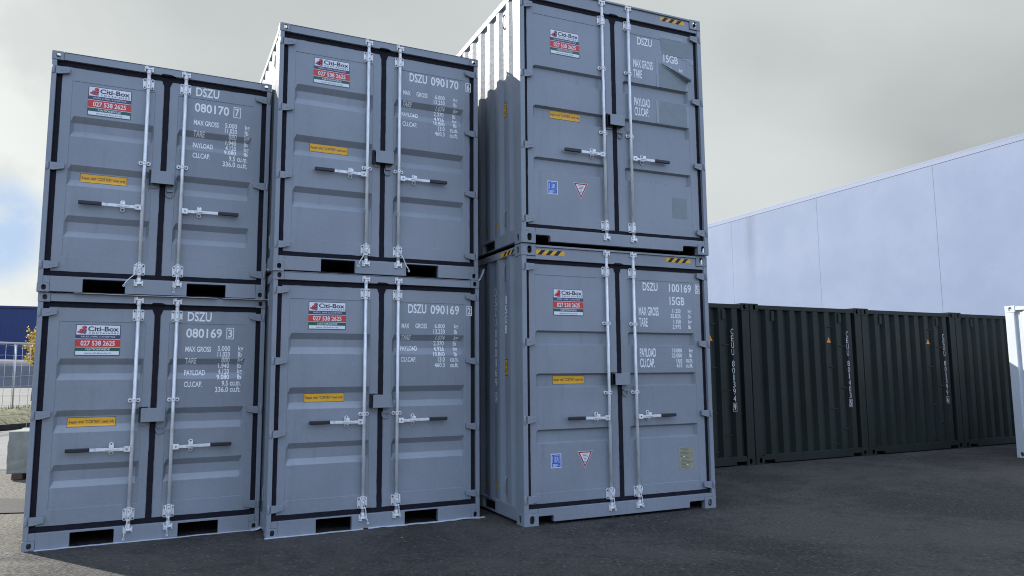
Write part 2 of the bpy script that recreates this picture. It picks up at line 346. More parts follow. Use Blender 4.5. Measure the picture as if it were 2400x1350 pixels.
TY = {
 'A': dict(W=2.0132, H=2.3138, L=2.438, post=0.046, cast=(0.10, 0.13, 0.083), hole=(0.019, 0.025), hd=2.236, sill=0.150, seal=0.049, ctr=1.003, rod=(0.834, 1.175),
    panel=((0.178, 0.902), (1.110, 1.834)), ptop=2.055, pbot=0.340, ribs=((1.708, 1.650, 1.569, 1.507), (1.229, 1.172, 1.093, 1.024), (0.737, 0.679, 0.590, 0.530)), deep=0.036,
    hinges=(2.132, 1.191, 0.253), hh=0.074, mid=(1.309,), hz=0.857, hl=0.545, gl=0.196, kp=0.172, lock=(0.898, 1.105, 1.105, 1.233), ring=(1.068, 1.04),
    pock=((0.365, 0.72), (1.262, 1.624)), ph=0.130),
 'B': dict(W=2.2067, H=2.566, L=2.991, post=0.048, cast=(0.105, 0.14, 0.085), hole=(0.020, 0.027), hd=2.482, sill=0.148, seal=0.048, ctr=1.103, rod=(0.929, 1.276),
    panel=((0.168, 0.992), (1.220, 2.044)), ptop=2.300, pbot=0.328, ribs=((1.956, 1.894, 1.817, 1.745), (1.416, 1.355, 1.268, 1.202), (0.875, 0.819, 0.722, 0.661)), deep=0.037,
    hinges=(2.376, 1.675, 0.970, 0.262), hh=0.070, mid=(1.138,), hz=1.062, hl=0.548, gl=0.202, kp=0.174, lock=(1.008, 1.203, 1.199, 1.329), ring=(1.155, 1.14),
    pock=((0.468, 0.819), (1.366, 1.728)), ph=0.135),
 'C': dict(W=2.438, H=2.896, L=2.991, post=0.058, cast=(0.165, 0.178, 0.124), hole=(0.0255, 0.040), hd=2.735, sill=0.165, seal=0.042, ctr=1.195, rod=(1.040, 1.392),
    panel=((0.168, 1.085), (1.318, 2.242)), ptop=2.577, pbot=0.312, ribs=((1.985, 1.966, 1.850, 1.832), (1.534, 1.515, 1.404, 1.386), (0.955, 0.936, 0.826, 0.808)), deep=0.038,
    hinges=(2.652, 1.858, 1.062, 0.258), hh=0.078, mid=(2.074, 1.321), hz=1.056, hl=0.515, gl=0.205, kp=0.155, lock=(1.092, 1.282, 1.404, 1.528), ring=(1.262, 1.335),
    pock=((0.171, 0.341), (2.064, 2.262)), ph=0.092),
}
DY = 0.040                      # the door skin lies this far behind the corner castings
def door_y(t, x, z):
    p = TY[t]
    for x0, x1 in p['panel']:
        if x0 < x < x1 and p['pbot'] < z < p['ptop']:
            y = DY + 0.004; fade = min(1.0, max(0.0, min(x - x0, x1 - x) - 0.004) / 0.024)
            for a, b_, c, d in p['ribs']:
                if d < z < a:
                    s = (a - z) / (a - b_) if z > b_ else (1.0 if z > c else (z - d) / (c - d)); y += p['deep'] * s * fade
            return y
    return DY
def conform(b, t, proud=0.0012):
    """wrap flat lettering or vinyl over the ribs of the door"""
    p = TY[t]
    for z in [z for rb in p['ribs'] for z in rb]:
        bmesh.ops.bisect_plane(b.bm, geom=b.bm.verts[:] + b.bm.edges[:] + b.bm.faces[:], plane_co=(0, 0, z), plane_no=(0, 0, 1))
    for v in b.bm.verts: v.co.y += door_y(t, v.co.x, v.co.z) - proud
def door_mesh(b, t, x0, x1, z0, z1, px):
    p = TY[t]
    zs = {z0: 0, z1: 0, p['ptop']: 0, p['pbot']: 0, p['ptop'] - 0.003: 1, p['pbot'] + 0.003: 1}
    for rb in p['ribs']:
        for z in rb: zs[z] = 1
    xs = [x0, px[0], px[0] + 0.004, px[0] + 0.028, px[1] - 0.028, px[1] - 0.004, px[1], x1]
    rows = [[(x, door_y(t, x, z), z) for x in xs] for z in sorted(zs)]
    b.grid(rows, 'grey')
    # folded edges
    e = 0.045
    for pts in ([(x, z0) for x in (x0, x1)], [(x1, z0), (x1, z1)], [(x1, z1), (x0, z1)], [(x0, z1), (x0, z0)]):
        (xa, za), (xb, zb) = pts; b.face(((xa, DY, za), (xb, DY, zb), (xb, DY + e, zb), (xa, DY + e, za)), 'grey')
def ragged(b, x0, x1, z0, z1, y0, y1, k='rubber', amp=0.0010):
    """a strip of rubber whose long edges wander where paint was sprayed over it"""
    hor = (x1 - x0) > (z1 - z0); L = (x1 - x0) if hor else (z1 - z0); n = max(6, int(L / 0.05)); fr = []
    for i in range(n + 1):
        t = i / n; a, c = random.gauss(0, amp), random.gauss(0, amp)
        if random.random() < 0.06: a += random.choice((-1, 1)) * amp * 2.5
        if hor: x = x0 + L * t; fr.append(((x, z0 + a), (x, z1 + c)))
        else: z = z0 + L * t; fr.append(((x0 + a, z), (x1 + c, z)))
    b.grid([[(p[0], y1, p[1]), (p[0], y0, p[1]), (q[0], y0, q[1]), (q[0], y1, q[1])] for p, q in fr], k)
def hinge(b, t, hz, right):
    p = TY[t]; h = p['hh'] / 2; W_ = p['W']
    pts = [(0.012, -h), (0.075, -h), (0.158, -h + 0.022), (0.158, h - 0.004), (0.075, h), (0.012, h)]
    if right: pts = [(W_ - x, z) for x, z in pts][::-1]
    b.prism(pts, DY - 0.034, DY - 0.016, 'grey')
    x = W_ - 0.02 if right else 0.02
    b.cyl((x, DY - 0.03, -h * 1.02), (x, DY - 0.03, h * 1.02), 0.014, 'grey', 12)
    s = -1 if right else 1
    for dx, dz in ((0.09, 0.0), (0.125, 0.006)):
        xx = (W_ - dx) if right else dx; b.box(xx - 0.008, xx + 0.008, DY - 0.037, DY - 0.034, dz - 0.003, dz + 0.003, 'grey')
    xi = (W_ - 0.06, W_ - 0.1) if right else (0.06, 0.1)
    b.box(min(xi), max(xi), DY - 0.016, DY, -h * 0.8, h * 0.8, 'grey')
RY = 0.008                      # axis of the locking rods
def bracket(b, big):
    """rod guide: back plate with slotted ears, a sleeve over the rod and bolts"""
    w, h = (0.050, 0.056) if big else (0.054, 0.020)
    b.prism(oval(-0.033, 0, 0.018, h, 16) if big else oval(-0.036, 0, 0.019, h, 16), DY - 0.010, DY - 0.0005, 'zinc')
    b.prism(oval(0.033, 0, 0.018, h, 16) if big else oval(0.036, 0, 0.019, h, 16), DY - 0.010, DY - 0.0005, 'zinc')
    b.box(-0.033, 0.033, DY - 0.009, DY - 0.001, -h * 0.92, h * 0.92, 'zinc')
    n = 10; prof = [(math.cos(math.pi * i / n) * 0.021, RY - math.sin(math.pi * i / n) * 0.021) for i in range(n + 1)]
    prof = [(0.021, DY - 0.008)] + prof + [(-0.021, DY - 0.008)]
    hh = h * (1.0 if big else 0.85); b.prism(prof, -hh, hh, 'zinc', axis='z')
    for sx in (-1, 1):
        for z in ((-0.038, 0.038) if big else (0,)):
            b.cyl((sx * 0.036, DY - 0.010, z), (sx * 0.036, DY - 0.018, z), 0.0085, 'bolt', 6)
    for z in ((-0.03, 0.03) if big else (0.005,)): b.cyl((0, RY - 0.018, z), (0, RY - 0.0235, z), 0.0055, 'bolt', 6)
def cam_lock(b, up):
    """cam on a rod end gripping its keeper on the rail"""
    s = 1 if up else -1
    b.cyl((0, RY, -0.04 * s), (0, RY, 0.022 * s), 0.021, 'zinc', 12)
    b.box(-0.034, 0.030, RY - 0.024, RY + 0.012, 0.004 if up else -0.020, 0.020 if up else -0.004, 'zinc')
    b.box(-0.030, -0.010, RY - 0.020, RY + 0.014, 0.018 * s if up else -0.04, 0.04 if up else -0.018, 'zinc')
    b.box(0.012, 0.040, RY - 0.012, RY + 0.016, -0.012, 0.004, 'zinc')
def keeper(b, up):
    b.box(-0.042, -0.030, RY - 0.016, 0.012, -0.028, 0.028, 'zinc'); b.box(0.026, 0.040, RY - 0.014, 0.012, -0.026, 0.024, 'zinc'); b.box(-0.030, 0.026, RY + 0.014, 0.012, -0.028, 0.028, 'zinc')
def handle_bar(b, s, hl, gl, kp):
    b.box(min(s * 0.012, s * 0.066), max(s * 0.012, s * 0.066), RY - 0.024, RY - 0.002, -0.026, 0.026, 'zinc')
    b.cyl((s * 0.04, RY - 0.024, 0), (s * 0.04, RY - 0.031, 0), 0.007, 'bolt', 8)
    pts = [(0.060, RY - 0.016, 0.0), (0.115, RY - 0.016, -0.001), (0.15, RY - 0.02, 0.0), (0.20, RY - 0.02, 0.001), (0.235, RY - 0.012, 0.003), (hl - gl + 0.01, RY - 0.012, 0.004)]
    rows = [[(s * x, y - 0.005, z - 0.014), (s * x, y + 0.005, z - 0.014), (s * x, y + 0.005, z + 0.014), (s * x, y - 0.005, z + 0.014), (s * x, y - 0.005, z - 0.014)] for x, y, z in pts]
    b.grid(rows, 'zinc')
def grip(b, s, hl, gl):
    c = RY - 0.012; rows = []
    for x, k_ in ((hl - gl, 0.75), (hl - gl + 0.006, 1), (hl - 0.008, 1), (hl, 0.7)):
        pr = [(-0.010, -0.018), (0.010, -0.018), (0.012, -0.012), (0.012, 0.012), (0.010, 0.018), (-0.010, 0.018), (-0.013, 0.012), (-0.013, -0.012)]
        rows.append([(s * x, c + q[0] * k_, 0.005 + q[1] * k_) for q in pr + pr[:1]])
    b.grid(rows, 'grip'); b.face([rows[0][i] for i in range(8)], 'grip'); b.face([rows[-1][i] for i in range(8)], 'grip')
def catch(b):
    b.prism(oval(0, 0, 0.022, 0.058, 20), DY - 0.008, DY - 0.0005, 'zinc')
    b.box(-0.012, 0.012, RY - 0.008, DY - 0.006, -0.032, -0.020, 'zinc'); b.box(-0.020, 0.020, RY - 0.030, RY - 0.022, 0.006, 0.034, 'zinc')
    b.box(-0.010, 0.010, RY - 0.026, DY - 0.006, 0.026, 0.036, 'zinc'); b.box(-0.045, 0.045, RY - 0.031, RY - 0.026, -0.008, 0.004, 'zinc')
    for z in (-0.042, 0.044): b.cyl((0, DY - 0.008, z), (0, DY - 0.016, z), 0.0085, 'bolt', 8)
def lock_box(b, w, h):
    y0 = DY - 0.085; t = 0.006
    b.box(0, w, y0, y0 + t, 0, h, 'grey'); b.box(w - t, w, y0 + t, DY, 0, h, 'grey'); b.box(0, w - t, y0 + t, DY, h - t, h, 'grey')
    b.box(0.015, w - t, y0 + t, DY - 0.01, t, h - t, 'black')
    n = 8; b.tube([(w + 0.003 + 0.017 * math.sin(math.pi * i / n), DY - 0.03, h * 0.62 - 0.017 * math.cos(math.pi * i / n) * -1 - 0.03) for i in range(n + 1)], 0.004, 'grey', 6)
def d_ring(b):
    pts = [(0.034 * math.cos(t), DY - 0.014, -0.012 + 0.040 * math.sin(t)) for t in [math.pi + math.pi * i / 12 for i in range(13)]]
    pts = [(-0.034, DY - 0.012, 0.012)] + pts + [(0.034, DY - 0.012, 0.012)]
    b.tube(pts + [(-0.034, DY - 0.012, 0.014)], 0.0058, 'grey', 8); b.box(-0.024, 0.024, DY - 0.022, DY, 0.004, 0.022, 'grey')
def company_sticker(b, x, z, w, h, t):
    """x, z: top left"""
    def q(a, c, e, f, k, y): rect(b, x + a * w, x + c * w, z - f * h, z - e * h, k, y)
    q(0, 1, 0, 1, 'snavy', 0); q(.018, .982, .02, .325, 'swhite', -.0005); q(0, 1, .455, .735, 'swhite', -.0005); q(0, 1, .47, .72, 'sred', -.001); q(0, 1, .735, 1, 'sgreen', -.0005); q(.018, .982, .852, .972, 'swhite', -.001)
    T = lambda s, a, c, e, f, k, bo=0.0: text(b, s, x + a * w, x + c * w, z - f * h, z - e * h, k, -.0016, bo)
    T('Citi-Box', .27, .955, .055, .215, 'sink', .022); T('C O N T A I N E R S', .285, .955, .245, .297, 'sink', .016)
    T('SALES | HIRE | LOGISTICS', .12, .88, .36, .425, 'swhite', .006); T('027 538 2625', .12, .88, .515, .68, 'swhite', .02)
    T('NATIONWIDE', .24, .77, .762, .828, 'swhite', .012); T('www.citi-box.co.nz', .2, .8, .885, .94, 'sink', .004)
    # stacked red cubes
    for cx, cz, s in ((.19, .085, .05), (.19, .17, .05), (.19, .25, .045), (.125, .175, .042), (.125, .245, .04), (.07, .232, .032)):
        X, Z = x + cx * w, z - cz * h; a = s * w
        pl = lambda pts, k: b.face([(X + p[0] * a, -.0016, Z + p[1] * a) for p in pts], k)
        pl(((-1, .3), (0, -.05), (0, -.95), (-1, -.55)), 'sred'); pl(((0.06, -.05), (1, .3), (1, -.55), (0.06, -.95)), 'sred' if cx < .1 else 'snavy'); pl(((-1, .38), (0, .8), (1, .38), (0, .03)), 'sred')
def corten(b, x, z, w, h):
    rect(b, x, x + w, z - h, z, 'sink', 0); rect(b, x + .004, x + w - .004, z - h + .004, z - .004, 'syellow', -.0005)
    text(b, 'Repair with "CORTEN" steel only', x + .014, x + w - .014, z - h * .72, z - h * .3, 'sink', -.001, .012)
def class_sticker(b, x, z, w, h):
    rect(b, x, x + w, z - h, z, 'swhite', 0); rect(b, x + .008, x + w - .008, z - h + .008, z - .008, 'sblue', -.0005)
    a, c, e, f = x + w * .34, x + w * .86, z - h * .65, z - h * .13
    for q in ((a, c, f - .002, f), (a, c, e, e + .002), (a, a + .002, e, f), (c - .002, c, e, f)): rect(b, *q, 'swhite', -.001)
    text(b, 'L', a + .011, a + .030, e + .014, f - .012, 'swhite', -.001, 0.0); text(b, 'R', a + .027, c - .011, e + .014, f - .012, 'swhite', -.001, 0.0)
    rect(b, x + w * .16, x + w * .20, z - h * .64, z - h * .18, 'swhite', -.001)
    for i, l in enumerate((.5, .66, .36)): rect(b, x + w * .16, x + w * (.16 + l), z - h * (.76 + i * .075), z - h * (.73 + i * .075), 'swhite', -.001)
def triangle_sticker(b, x, z, w, h):
    T = lambda k, s, y: b.face(((x + w * s * .9, y, z - h * s * .55), (x + w / 2, y, z - h * (1 - s * 1.2)), (x + w - w * s * .9, y, z - h * s * .55)), k)
    T('swhite', 0.0, 0); T('shot', .04, -.0005); T('swhite', .17, -.001)
    for i, l in enumerate((.40, .28, .34, .16, .12, .16, .08)): rect(b, x + w / 2 - w * l / 2, x + w / 2 + w * l / 2, z - h * (.185 + i * .085), z - h * (.155 + i * .085), 'plink', -.0015)
def data_plate(b, x, z, w, h):
    rect(b, x, x + w, z - h, z, 'brass', 0)
    rnd = random.Random(3)
    for i in range(15):
        zz = z - h * (.05 + i * .062)
        if i in (4, 6, 10): rect(b, x + w * .05, x + w * .95, zz - .0035, zz, 'plink', -.0008); continue
        a = .08 + rnd.random() * .1; rect(b, x + w * a, x + w * (a + .35 + rnd.random() * .4), zz - h * .014, zz, 'plink', -.0008)
    rect(b, x + w * .3, x + w * .42, z - h * .47, z - h * .42, 'swhite', -.001); rect(b, x + w * .5, x + w * .66, z - h * .84, z - h * .80, 'swhite', -.001)
def col_rows(b, vals, xr, units, ux, tops, h, cw, slants=()):
    for i, (s, u, z) in enumerate(zip(vals, units, tops)):
        sl = 0.16 if i in slants else 0.0
        text(b, s, xr - wid(s) * cw, xr, z - h, z, 'white', 0, .02, sl)
        if u: text(b, u, ux, ux + wid(u) * cw * .95, z - h * (1.18 if 'g' in u else 1.0), z - (0 if u[0] in 'kl' or 'f' in u else h * .2), 'white', 0, .02, sl)
def hazard(b, x0, x1, z0, z1, y, f=None, lean=1):
    n = 7; w = (x1 - x0) / n; h = z1 - z0; mp = f or (lambda p: p)
    b.face([mp(p) for p in ((x0, y, z0), (x1, y, z0), (x1, y, z1), (x0, y, z1))], 'syellow')
    for i in range(0, n, 2):
        a = x0 + w * (i + .35); k = w * 1.0 * lean
        pts = [(a, z0), (a + w, z0), (min(a + w + k, x1), z1), (min(a + k, x1), z1)]
        if a + w > x1: continue
        b.face([mp((p[0], y - .0006, p[1])) for p in pts], 'black')
A_UN = ['kg', 'lb', 'kg', 'lb', 'kg', 'lb', 'cu.m.', 'cu.ft.']
def letter_A(b, l, serial):
    if serial:
        text(b, 'DSZU', 1.273, 1.495, 2.079, 2.174, 'white', 0, .02); text(b, l[0], 1.266, 1.598, 1.914, 2.009, 'white', 0, .02); boxed(b, l[1], 1.640, 1.713, 1.905, 2.021)
        return
    for s, x1, z in (('MAX GROSS', 1.502, 1.829), ('TARE', 1.371, 1.714), ('PAYLOAD', 1.455, 1.597), ('CU.CAP.', 1.431, 1.482)): text(b, s, 1.264, x1, z - .055, z, 'white', 0, .02)
    tops = [1.837, 1.779, 1.721, 1.664, 1.607, 1.55]
    col_rows(b, ['5.000', '11.020', '880', '1.940', '4.120', '9.080'], 1.681, A_UN, 1.758, tops, .052, .0262)
    text(b, '9.5', 1.612, 1.672, 1.435, 1.487, 'white', 0, .02); text(b, 'cu.m.', 1.693, 1.793, 1.435, 1.477, 'white', 0, .02)
    text(b, '336.0', 1.552, 1.676, 1.372, 1.426, 'white', 0, .02); text(b, 'cu.ft.', 1.693, 1.793, 1.372, 1.428, 'white', 0, .02)
def letter_B(b, l, serial):
    d = .014
    if serial:
        text(b, 'DSZU', 1.382 + d, 1.585 + d, 2.184, 2.284, 'white', 0, .02); text(b, l[0], 1.632 + d, 1.963 + d, 2.180, 2.280, 'white', 0, .02); boxed(b, l[1], 2.048 + d, 2.113 + d, 2.174, 2.278)
        return
    text(b, 'MAX', 1.311 + d, 1.395 + d, 2.022, 2.074, 'white', 0, .02); text(b, 'GROSS', 1.463 + d, 1.593 + d, 2.024, 2.076, 'white', 0, .02)
    for s, x1, z, sl in (('TARE', 1.41, 1.953, .16), ('PAYLOAD', 1.492, 1.837, 0), ('CU.CAP.', 1.475, 1.719, 0)): text(b, s, 1.306 + d, x1 + d, z - .052, z, 'white', 0, .02, sl)
    col_rows(b, ['6.000', '13.230', '1.074', '2.370', '4.926', '10.860', '13.0', '460.3'], 1.797 + d, A_UN[:6] + ['', ''], 1.903 + d, [2.078, 2.019, 1.951, 1.893, 1.834, 1.776, 1.718, 1.658], .050, .026, (2,))
    text(b, 'cu.m.', 1.86 + d, 1.955 + d, 1.668, 1.708, 'white', 0, .02); text(b, 'cu.ft.', 1.86 + d, 1.955 + d, 1.608, 1.660, 'white', 0, .02)
def letter_C(b, l, serial):
    d = .028
    if serial:
        text(b, 'DSZU', 1.508 + d, 1.713 + d, 2.458, 2.554, 'white', 0, .018); text(b, '15GB', 1.875 + d, 2.084 + d, 2.305, 2.402, 'white', 0, .018)
        if l: text(b, l[0], 1.872 + d, 2.187 + d, 2.455, 2.552, 'white', 0, .018); boxed(b, l[1], 2.244 + d, 2.307 + d, 2.447, 2.558)
        return
    for s, x1, z in (('MAX GROSS', 1.717, 2.275), ('TARE', 1.563, 2.149), ('PAYLOAD', 1.664, 1.808), ('CU.CAP.', 1.645, 1.692)): text(b, s, 1.446 + d, x1 + d, z - .1, z, 'white', 0, .018)
    if l:
        col_rows(b, ['11.350', '25.025', '1.350', '2.975', '10.000', '22.050', '18.0', '635'], 2.025 + d, ['kg', 'lb', 'kg', 'lb', 'kg', 'lb', '', ''], 2.13 + d, [2.263, 2.202, 2.139, 2.079, 1.807, 1.750, 1.690, 1.637], .047, .0262)
        text(b, 'cu.m.', 2.08 + d, 2.175 + d, 1.645, 1.685, 'white', 0, .02); text(b, 'cu.ft.', 2.08 + d, 2.175 + d, 1.588, 1.637, 'white', 0, .02)
    else:                       # on the taped one only a sliver of the figures shows above the peeled flap
        text(b, '50', 1.945 + d, 1.995 + d, 2.218, 2.258, 'white', 0, .02); text(b, 'kg', 2.094 + d, 2.145 + d, 2.205, 2.262, 'white', 0, .02)

def build_container(t, label, loc, rz, letters, taped=False):
    p = TY[t]; W_, H, L = p['W'], p['H'], p['L']; cw, cd, ch = p['cast']
    root = thing('shipping_container', label, 'container', loc, rz, 'grey shipping containers stacked in pairs')
    def P(name, fn, parent=root, loc=(0, 0, 0), bevel=0.0, key=None, label=None, **kw):
        o = link(name, cached((t, key or name), name, fn) if key is not False else (lambda b: (fn(b), b.mesh(name))[1])(MB()), parent, loc, bevel, **kw)
        if label: o['label'] = label
        return o
    # corner castings
    for top in (0, 1):
        for right in (0, 1):
            for backw in (0, 1):
                def fn(b):
                    casting(b, cw, cd, ch, top, p['hole'], (p['hole'][0] * .95, p['hole'][1]), 'worn')
                    if right: bmesh.ops.scale(b.bm, vec=(-1, 1, 1), verts=b.bm.verts)
                    if backw: bmesh.ops.scale(b.bm, vec=(1, -1, 1), verts=b.bm.verts)
                P('corner_casting', fn, loc=(W_ if right else 0, L if backw else 0, H - ch if top else 0), key=('cast', top, right, backw), bevel=0.0025)
    z0, z1 = ch, H - ch
    for right in (0, 1):
        xa, xb = (W_ - p['post'], W_ - .004) if right else (.004, p['post'])
        def fn(b):
            b.box(xa, xb, .006, .10, z0, z1, 'grey')
            # stepped inner edge of the post behind the seal
            b.box(xb if not right else xa - .03, xb + .03 if not right else xa, .066, .10, z0, z1, 'grey')
            b.box(.008 if not right else W_ - .026, .026 if not right else W_ - .008, .10, .20, z0, z1, 'grey')
        P('corner_post', fn, key=('post', right), bevel=0.004)
        P('corner_post', lambda b: b.box(W_ - .11 if right else .006, W_ - .006 if right else .11, L - .12, L - .006, z0, z1, 'grey'), key=('rpost', right), bevel=0.006)
    hz0 = p['hd']
    def fn(b):
        if t == 'C':
            b.box(cw + .001, W_ - cw - .001, .012, .075, hz0 + .0, H - .03, 'grey'); b.box(cw + .001, W_ - cw - .001, -.004, .075, H - .03, H - .008, 'grey'); b.box(p['post'] + .001, cw + .001, .012, .075, hz0, z1 - .002, 'grey'); b.box(W_ - cw - .001, W_ - p['post'] - .001, .012, .075, hz0, z1 - .002, 'grey')
        else:
            b.box(cw + .001, W_ - cw - .001, .008, .075, hz0, H - .006, 'grey'); b.box(cw + .001, W_ - cw - .001, .002, .075, H - .006, H - .001, 'grey')
    P('header_rail', fn, bevel=0.003)
    def fn(b):
        zt = p['sill']; zb = .028 if t == 'C' else .006; ph = p['ph']; e = .006
        (a, c), (d, e2) = p['pock']; x0, x1 = cw + .001, W_ - cw - .001
        if t == 'C':
            pts = [(a - .004 if a > x0 else x0, zt), (x0, ph), (c - .012, ph), (c, ph - .014), (c, zb), (d, zb), (d, ph - .014), (d + .012, ph), (x1, ph), (x1, zt)]
            pts[0] = (x0, zt); b.prism(pts, .005, .06, 'grey'); b.box(p['post'] + .001, x0 - .0005, .008, .06, ch + .001, zt, 'grey'); b.box(x1 + .0005, W_ - p['post'] - .001, .008, .06, ch + .001, zt, 'grey')
        else:
            pts = [(x0, zt), (x0, zb), (a, zb), (a, ph - .006), (a + .006, ph), (c - .006, ph), (c, ph - .006), (c, zb), (d, zb), (d, ph - .006), (d + .006, ph), (e2 - .006, ph), (e2, ph - .006), (e2, zb), (x1, zb), (x1, zt)]
            b.prism(pts, .005, .06, 'grey'); b.box(p['post'] + .001, x0 - .0005, .008, .06, ch + .001, zt, 'grey'); b.box(x1 + .0005, W_ - p['post'] - .001, .008, .06, ch + .001, zt, 'grey')
    P('sill', fn, bevel=0.003)
    for i, (a, c) in enumerate(p['pock']):
        def fn(b):
            zb = .004; zt = p['ph'] + .004; y1 = .9
            b.box(a - .01, c + .01, .062, y1, zt, zt + .004, 'black'); b.box(a - .014, a - .01, .062, y1, zb, zt, 'black'); b.box(c + .01, c + .014, .062, y1, zb, zt, 'black'); b.box(a - .014, c + .014, y1, y1 + .004, zb, zt, 'black')
            if t != 'C': b.box(a - .006, c + .006, .040, .060, zb, zb + .006, 'black')
        P('fork_pocket', fn, key=('pock', i))
    # rails, walls, roof
    for right in (0, 1):
        def fn(b):
            x0, x1 = (W_ - .060, W_ - .004) if right else (.004, .060)
            b.box(x0, x1, cd + .001, L - cd - .001, H - .088, H - .012, 'grey')
        P('top_side_rail', fn, key=('tsr', right), bevel=0.004)
        def fn(b):
            xo, xi = (W_ - .004, W_ - .05) if right else (.004, .05); lo, hi = min(xo, xi), max(xo, xi)
            zt, zb, y0_, y1_ = .168, .03, cd + .001, L - cd - .001; q0, q1 = .742, 1.09
            b.box(lo, hi, y0_, q0, zb, zt, 'grey'); b.box(lo, hi, q1, L - q1, zb, zt, 'grey'); b.box(lo, hi, L - q0, y1_, zb, zt, 'grey')
            for s, e in ((q0, q1), (L - q1, L - q0)): b.box(lo, hi, s, e, zt - .028, zt, 'grey'); b.box(lo + .004 if not right else lo, hi if not right else hi - .004, s, e, zb, zb + .012, 'grey'); b.box(hi - .006 if not right else lo, hi if not right else lo + .006, s, e, zb + .012, zt - .028, 'black')
        P('bottom_side_rail', fn, key=('bsr', right), bevel=0.003)
        def fn(b):
            pr = corr(.15, L - .10, .318 if t == 'C' else .26); zb, zt = .168, H - .086; s = -1 if right else 1; xo = W_ - .010 if right else .010
            b.grid([[(xo + s * d, y, zb) for y, d in pr], [(xo + s * d, y, zt) for y, d in pr]], 'grey')
            # back of the sheet so that it has thickness
            b.grid([[(xo + s * (d + .003), y, zb) for y, d in pr], [(xo + s * (d + .003), y, zt) for y, d in pr]], 'grey')
        P('side_wall', fn, key=('wall', right))
        for zc in (H - .25, .345):
            for yb in ((.495,) if t == 'C' else (.437,)):
                def fn(b):
                    s = 1 if not right else -1; x = (.046 if not right else W_ - .046)
                    b.tube([(x, yb, -.095), (x - s * .02, yb, -.075), (x - s * .028, yb, -.05), (x - s * .028, yb, .05), (x - s * .02, yb, .075), (x, yb, .095)], .009, 'grey', 8)
                    b.box(min(x, x + s * .004) - .004, max(x, x + s * .004), yb - .014, yb + .014, -.115, -.085, 'grey'); b.box(min(x, x + s * .004) - .004, max(x, x + s * .004), yb - .014, yb + .014, .085, .115, 'grey')
                P('lashing_bar', fn, loc=(0, 0, zc), key=('lash', right))
    P('roof', lambda b: b.box(.06, W_ - .06, .075, L - .05, H - .050, H - .040, 'grey'))
    P('rear_wall', lambda b: b.box(.10, W_ - .10, L - .06, L - .02, ch, H - ch, 'grey'))
    P('inner_floor', lambda b: b.box(.05, W_ - .05, .065, L - .06, .172, .19, 'black'))
    # doors
    se = p['seal']; g = .046; dz0, dz1 = p['sill'] + se, hz0 - se; dxl = p['post'] + se * .95; c0 = p['ctr']
    for right in (0, 1):
        x0, x1 = (c0 + .025, W_ - dxl) if right else (dxl, c0 - .025); s = 1 if right else -1; rx = p['rod'][right]
        door = P('door', lambda b: door_mesh(b, t, x0, x1, dz0, dz1, p['panel'][right]), key=('door', right))
        def fn(b):
            y0 = DY - .006
            ragged(b, x0 - (.025 if right else se), x1 + (se if right else .025), dz1 - .002, hz0 + .001, y0, DY + .03)
            ragged(b, x0 - (.025 if right else se), x1 + (se if right else .025), p['sill'] - .001, dz0 + .002, y0, DY + .03)
            if right:
                ragged(b, x1 - .002, x1 + se, dz0, dz1, y0 + .006, DY + .03); ragged(b, c0 - .0265, c0 + .0265, dz0, dz1, y0 + .001, DY + .03)
                b.prism([(c0 - .06, hz0 - .002), (c0 - .045, hz0 + .014), (c0 + .035, hz0 + .014), (c0 + .075, hz0 - .002)], .0055 if t != 'C' else .0095, .03, 'rubber')
                b.prism([(c0 - .05, dz1 + .004), (c0 + .05, dz1 + .004), (c0 + .03, dz1 - .05), (c0 - .03, dz1 - .05)], y0 - .001, y0 + .02, 'rubber')
            else: ragged(b, x0 - se, x0 + .002, dz0, dz1, y0 + .006, DY + .03)
        P('door_gasket', fn, parent=door, key=('gasket', right))
        for hz in p['hinges']:
            P('hinge', lambda b: hinge(b, t, hz, right), parent=door, loc=(0, 0, hz), key=('hinge', right), bevel=.002)
        def fn(b): b.cyl((0, RY, .10), (0, RY, H - .055), .0165, 'zinc', 18)
        P('locking_rod', fn, parent=door, loc=(rx, 0, 0), key='rod')
        for hz in (p['hinges'][0] - .006, p['hinges'][-1] - .006): P('rod_bracket', lambda b: bracket(b, True), parent=door, loc=(rx, 0, hz), key='bigbr', bevel=.0012)
        for hz in p['mid']: P('rod_bracket', lambda b: bracket(b, False), parent=door, loc=(rx, 0, hz), key='smallbr', bevel=.0012)
        P('rod_cam', lambda b: cam_lock(b, True), parent=door, loc=(rx, 0, H - .052), key='camu', bevel=.002)
        P('rod_cam', lambda b: cam_lock(b, False), parent=door, loc=(rx, 0, .122), key='camd', bevel=.002)
        P('cam_keeper', lambda b: keeper(b, True), loc=(rx, 0, H - .045), key='keep', bevel=.002); P('cam_keeper', lambda b: keeper(b, False), loc=(rx, 0, .112), key='keep', bevel=.002)
        P('handle', lambda b: handle_bar(b, s, p['hl'], p['gl'], p['kp']), parent=door, loc=(rx, 0, p['hz']), key=('hdl', right), bevel=.0015)
        P('handle_grip', lambda b: grip(b, s, p['hl'], p['gl']), parent=door, loc=(rx, 0, p['hz']), key=('grip', right))
        P('handle_catch', catch, parent=door, loc=(rx + s * p['kp'], 0, p['hz'] + .006), key='catch', bevel=.0012)
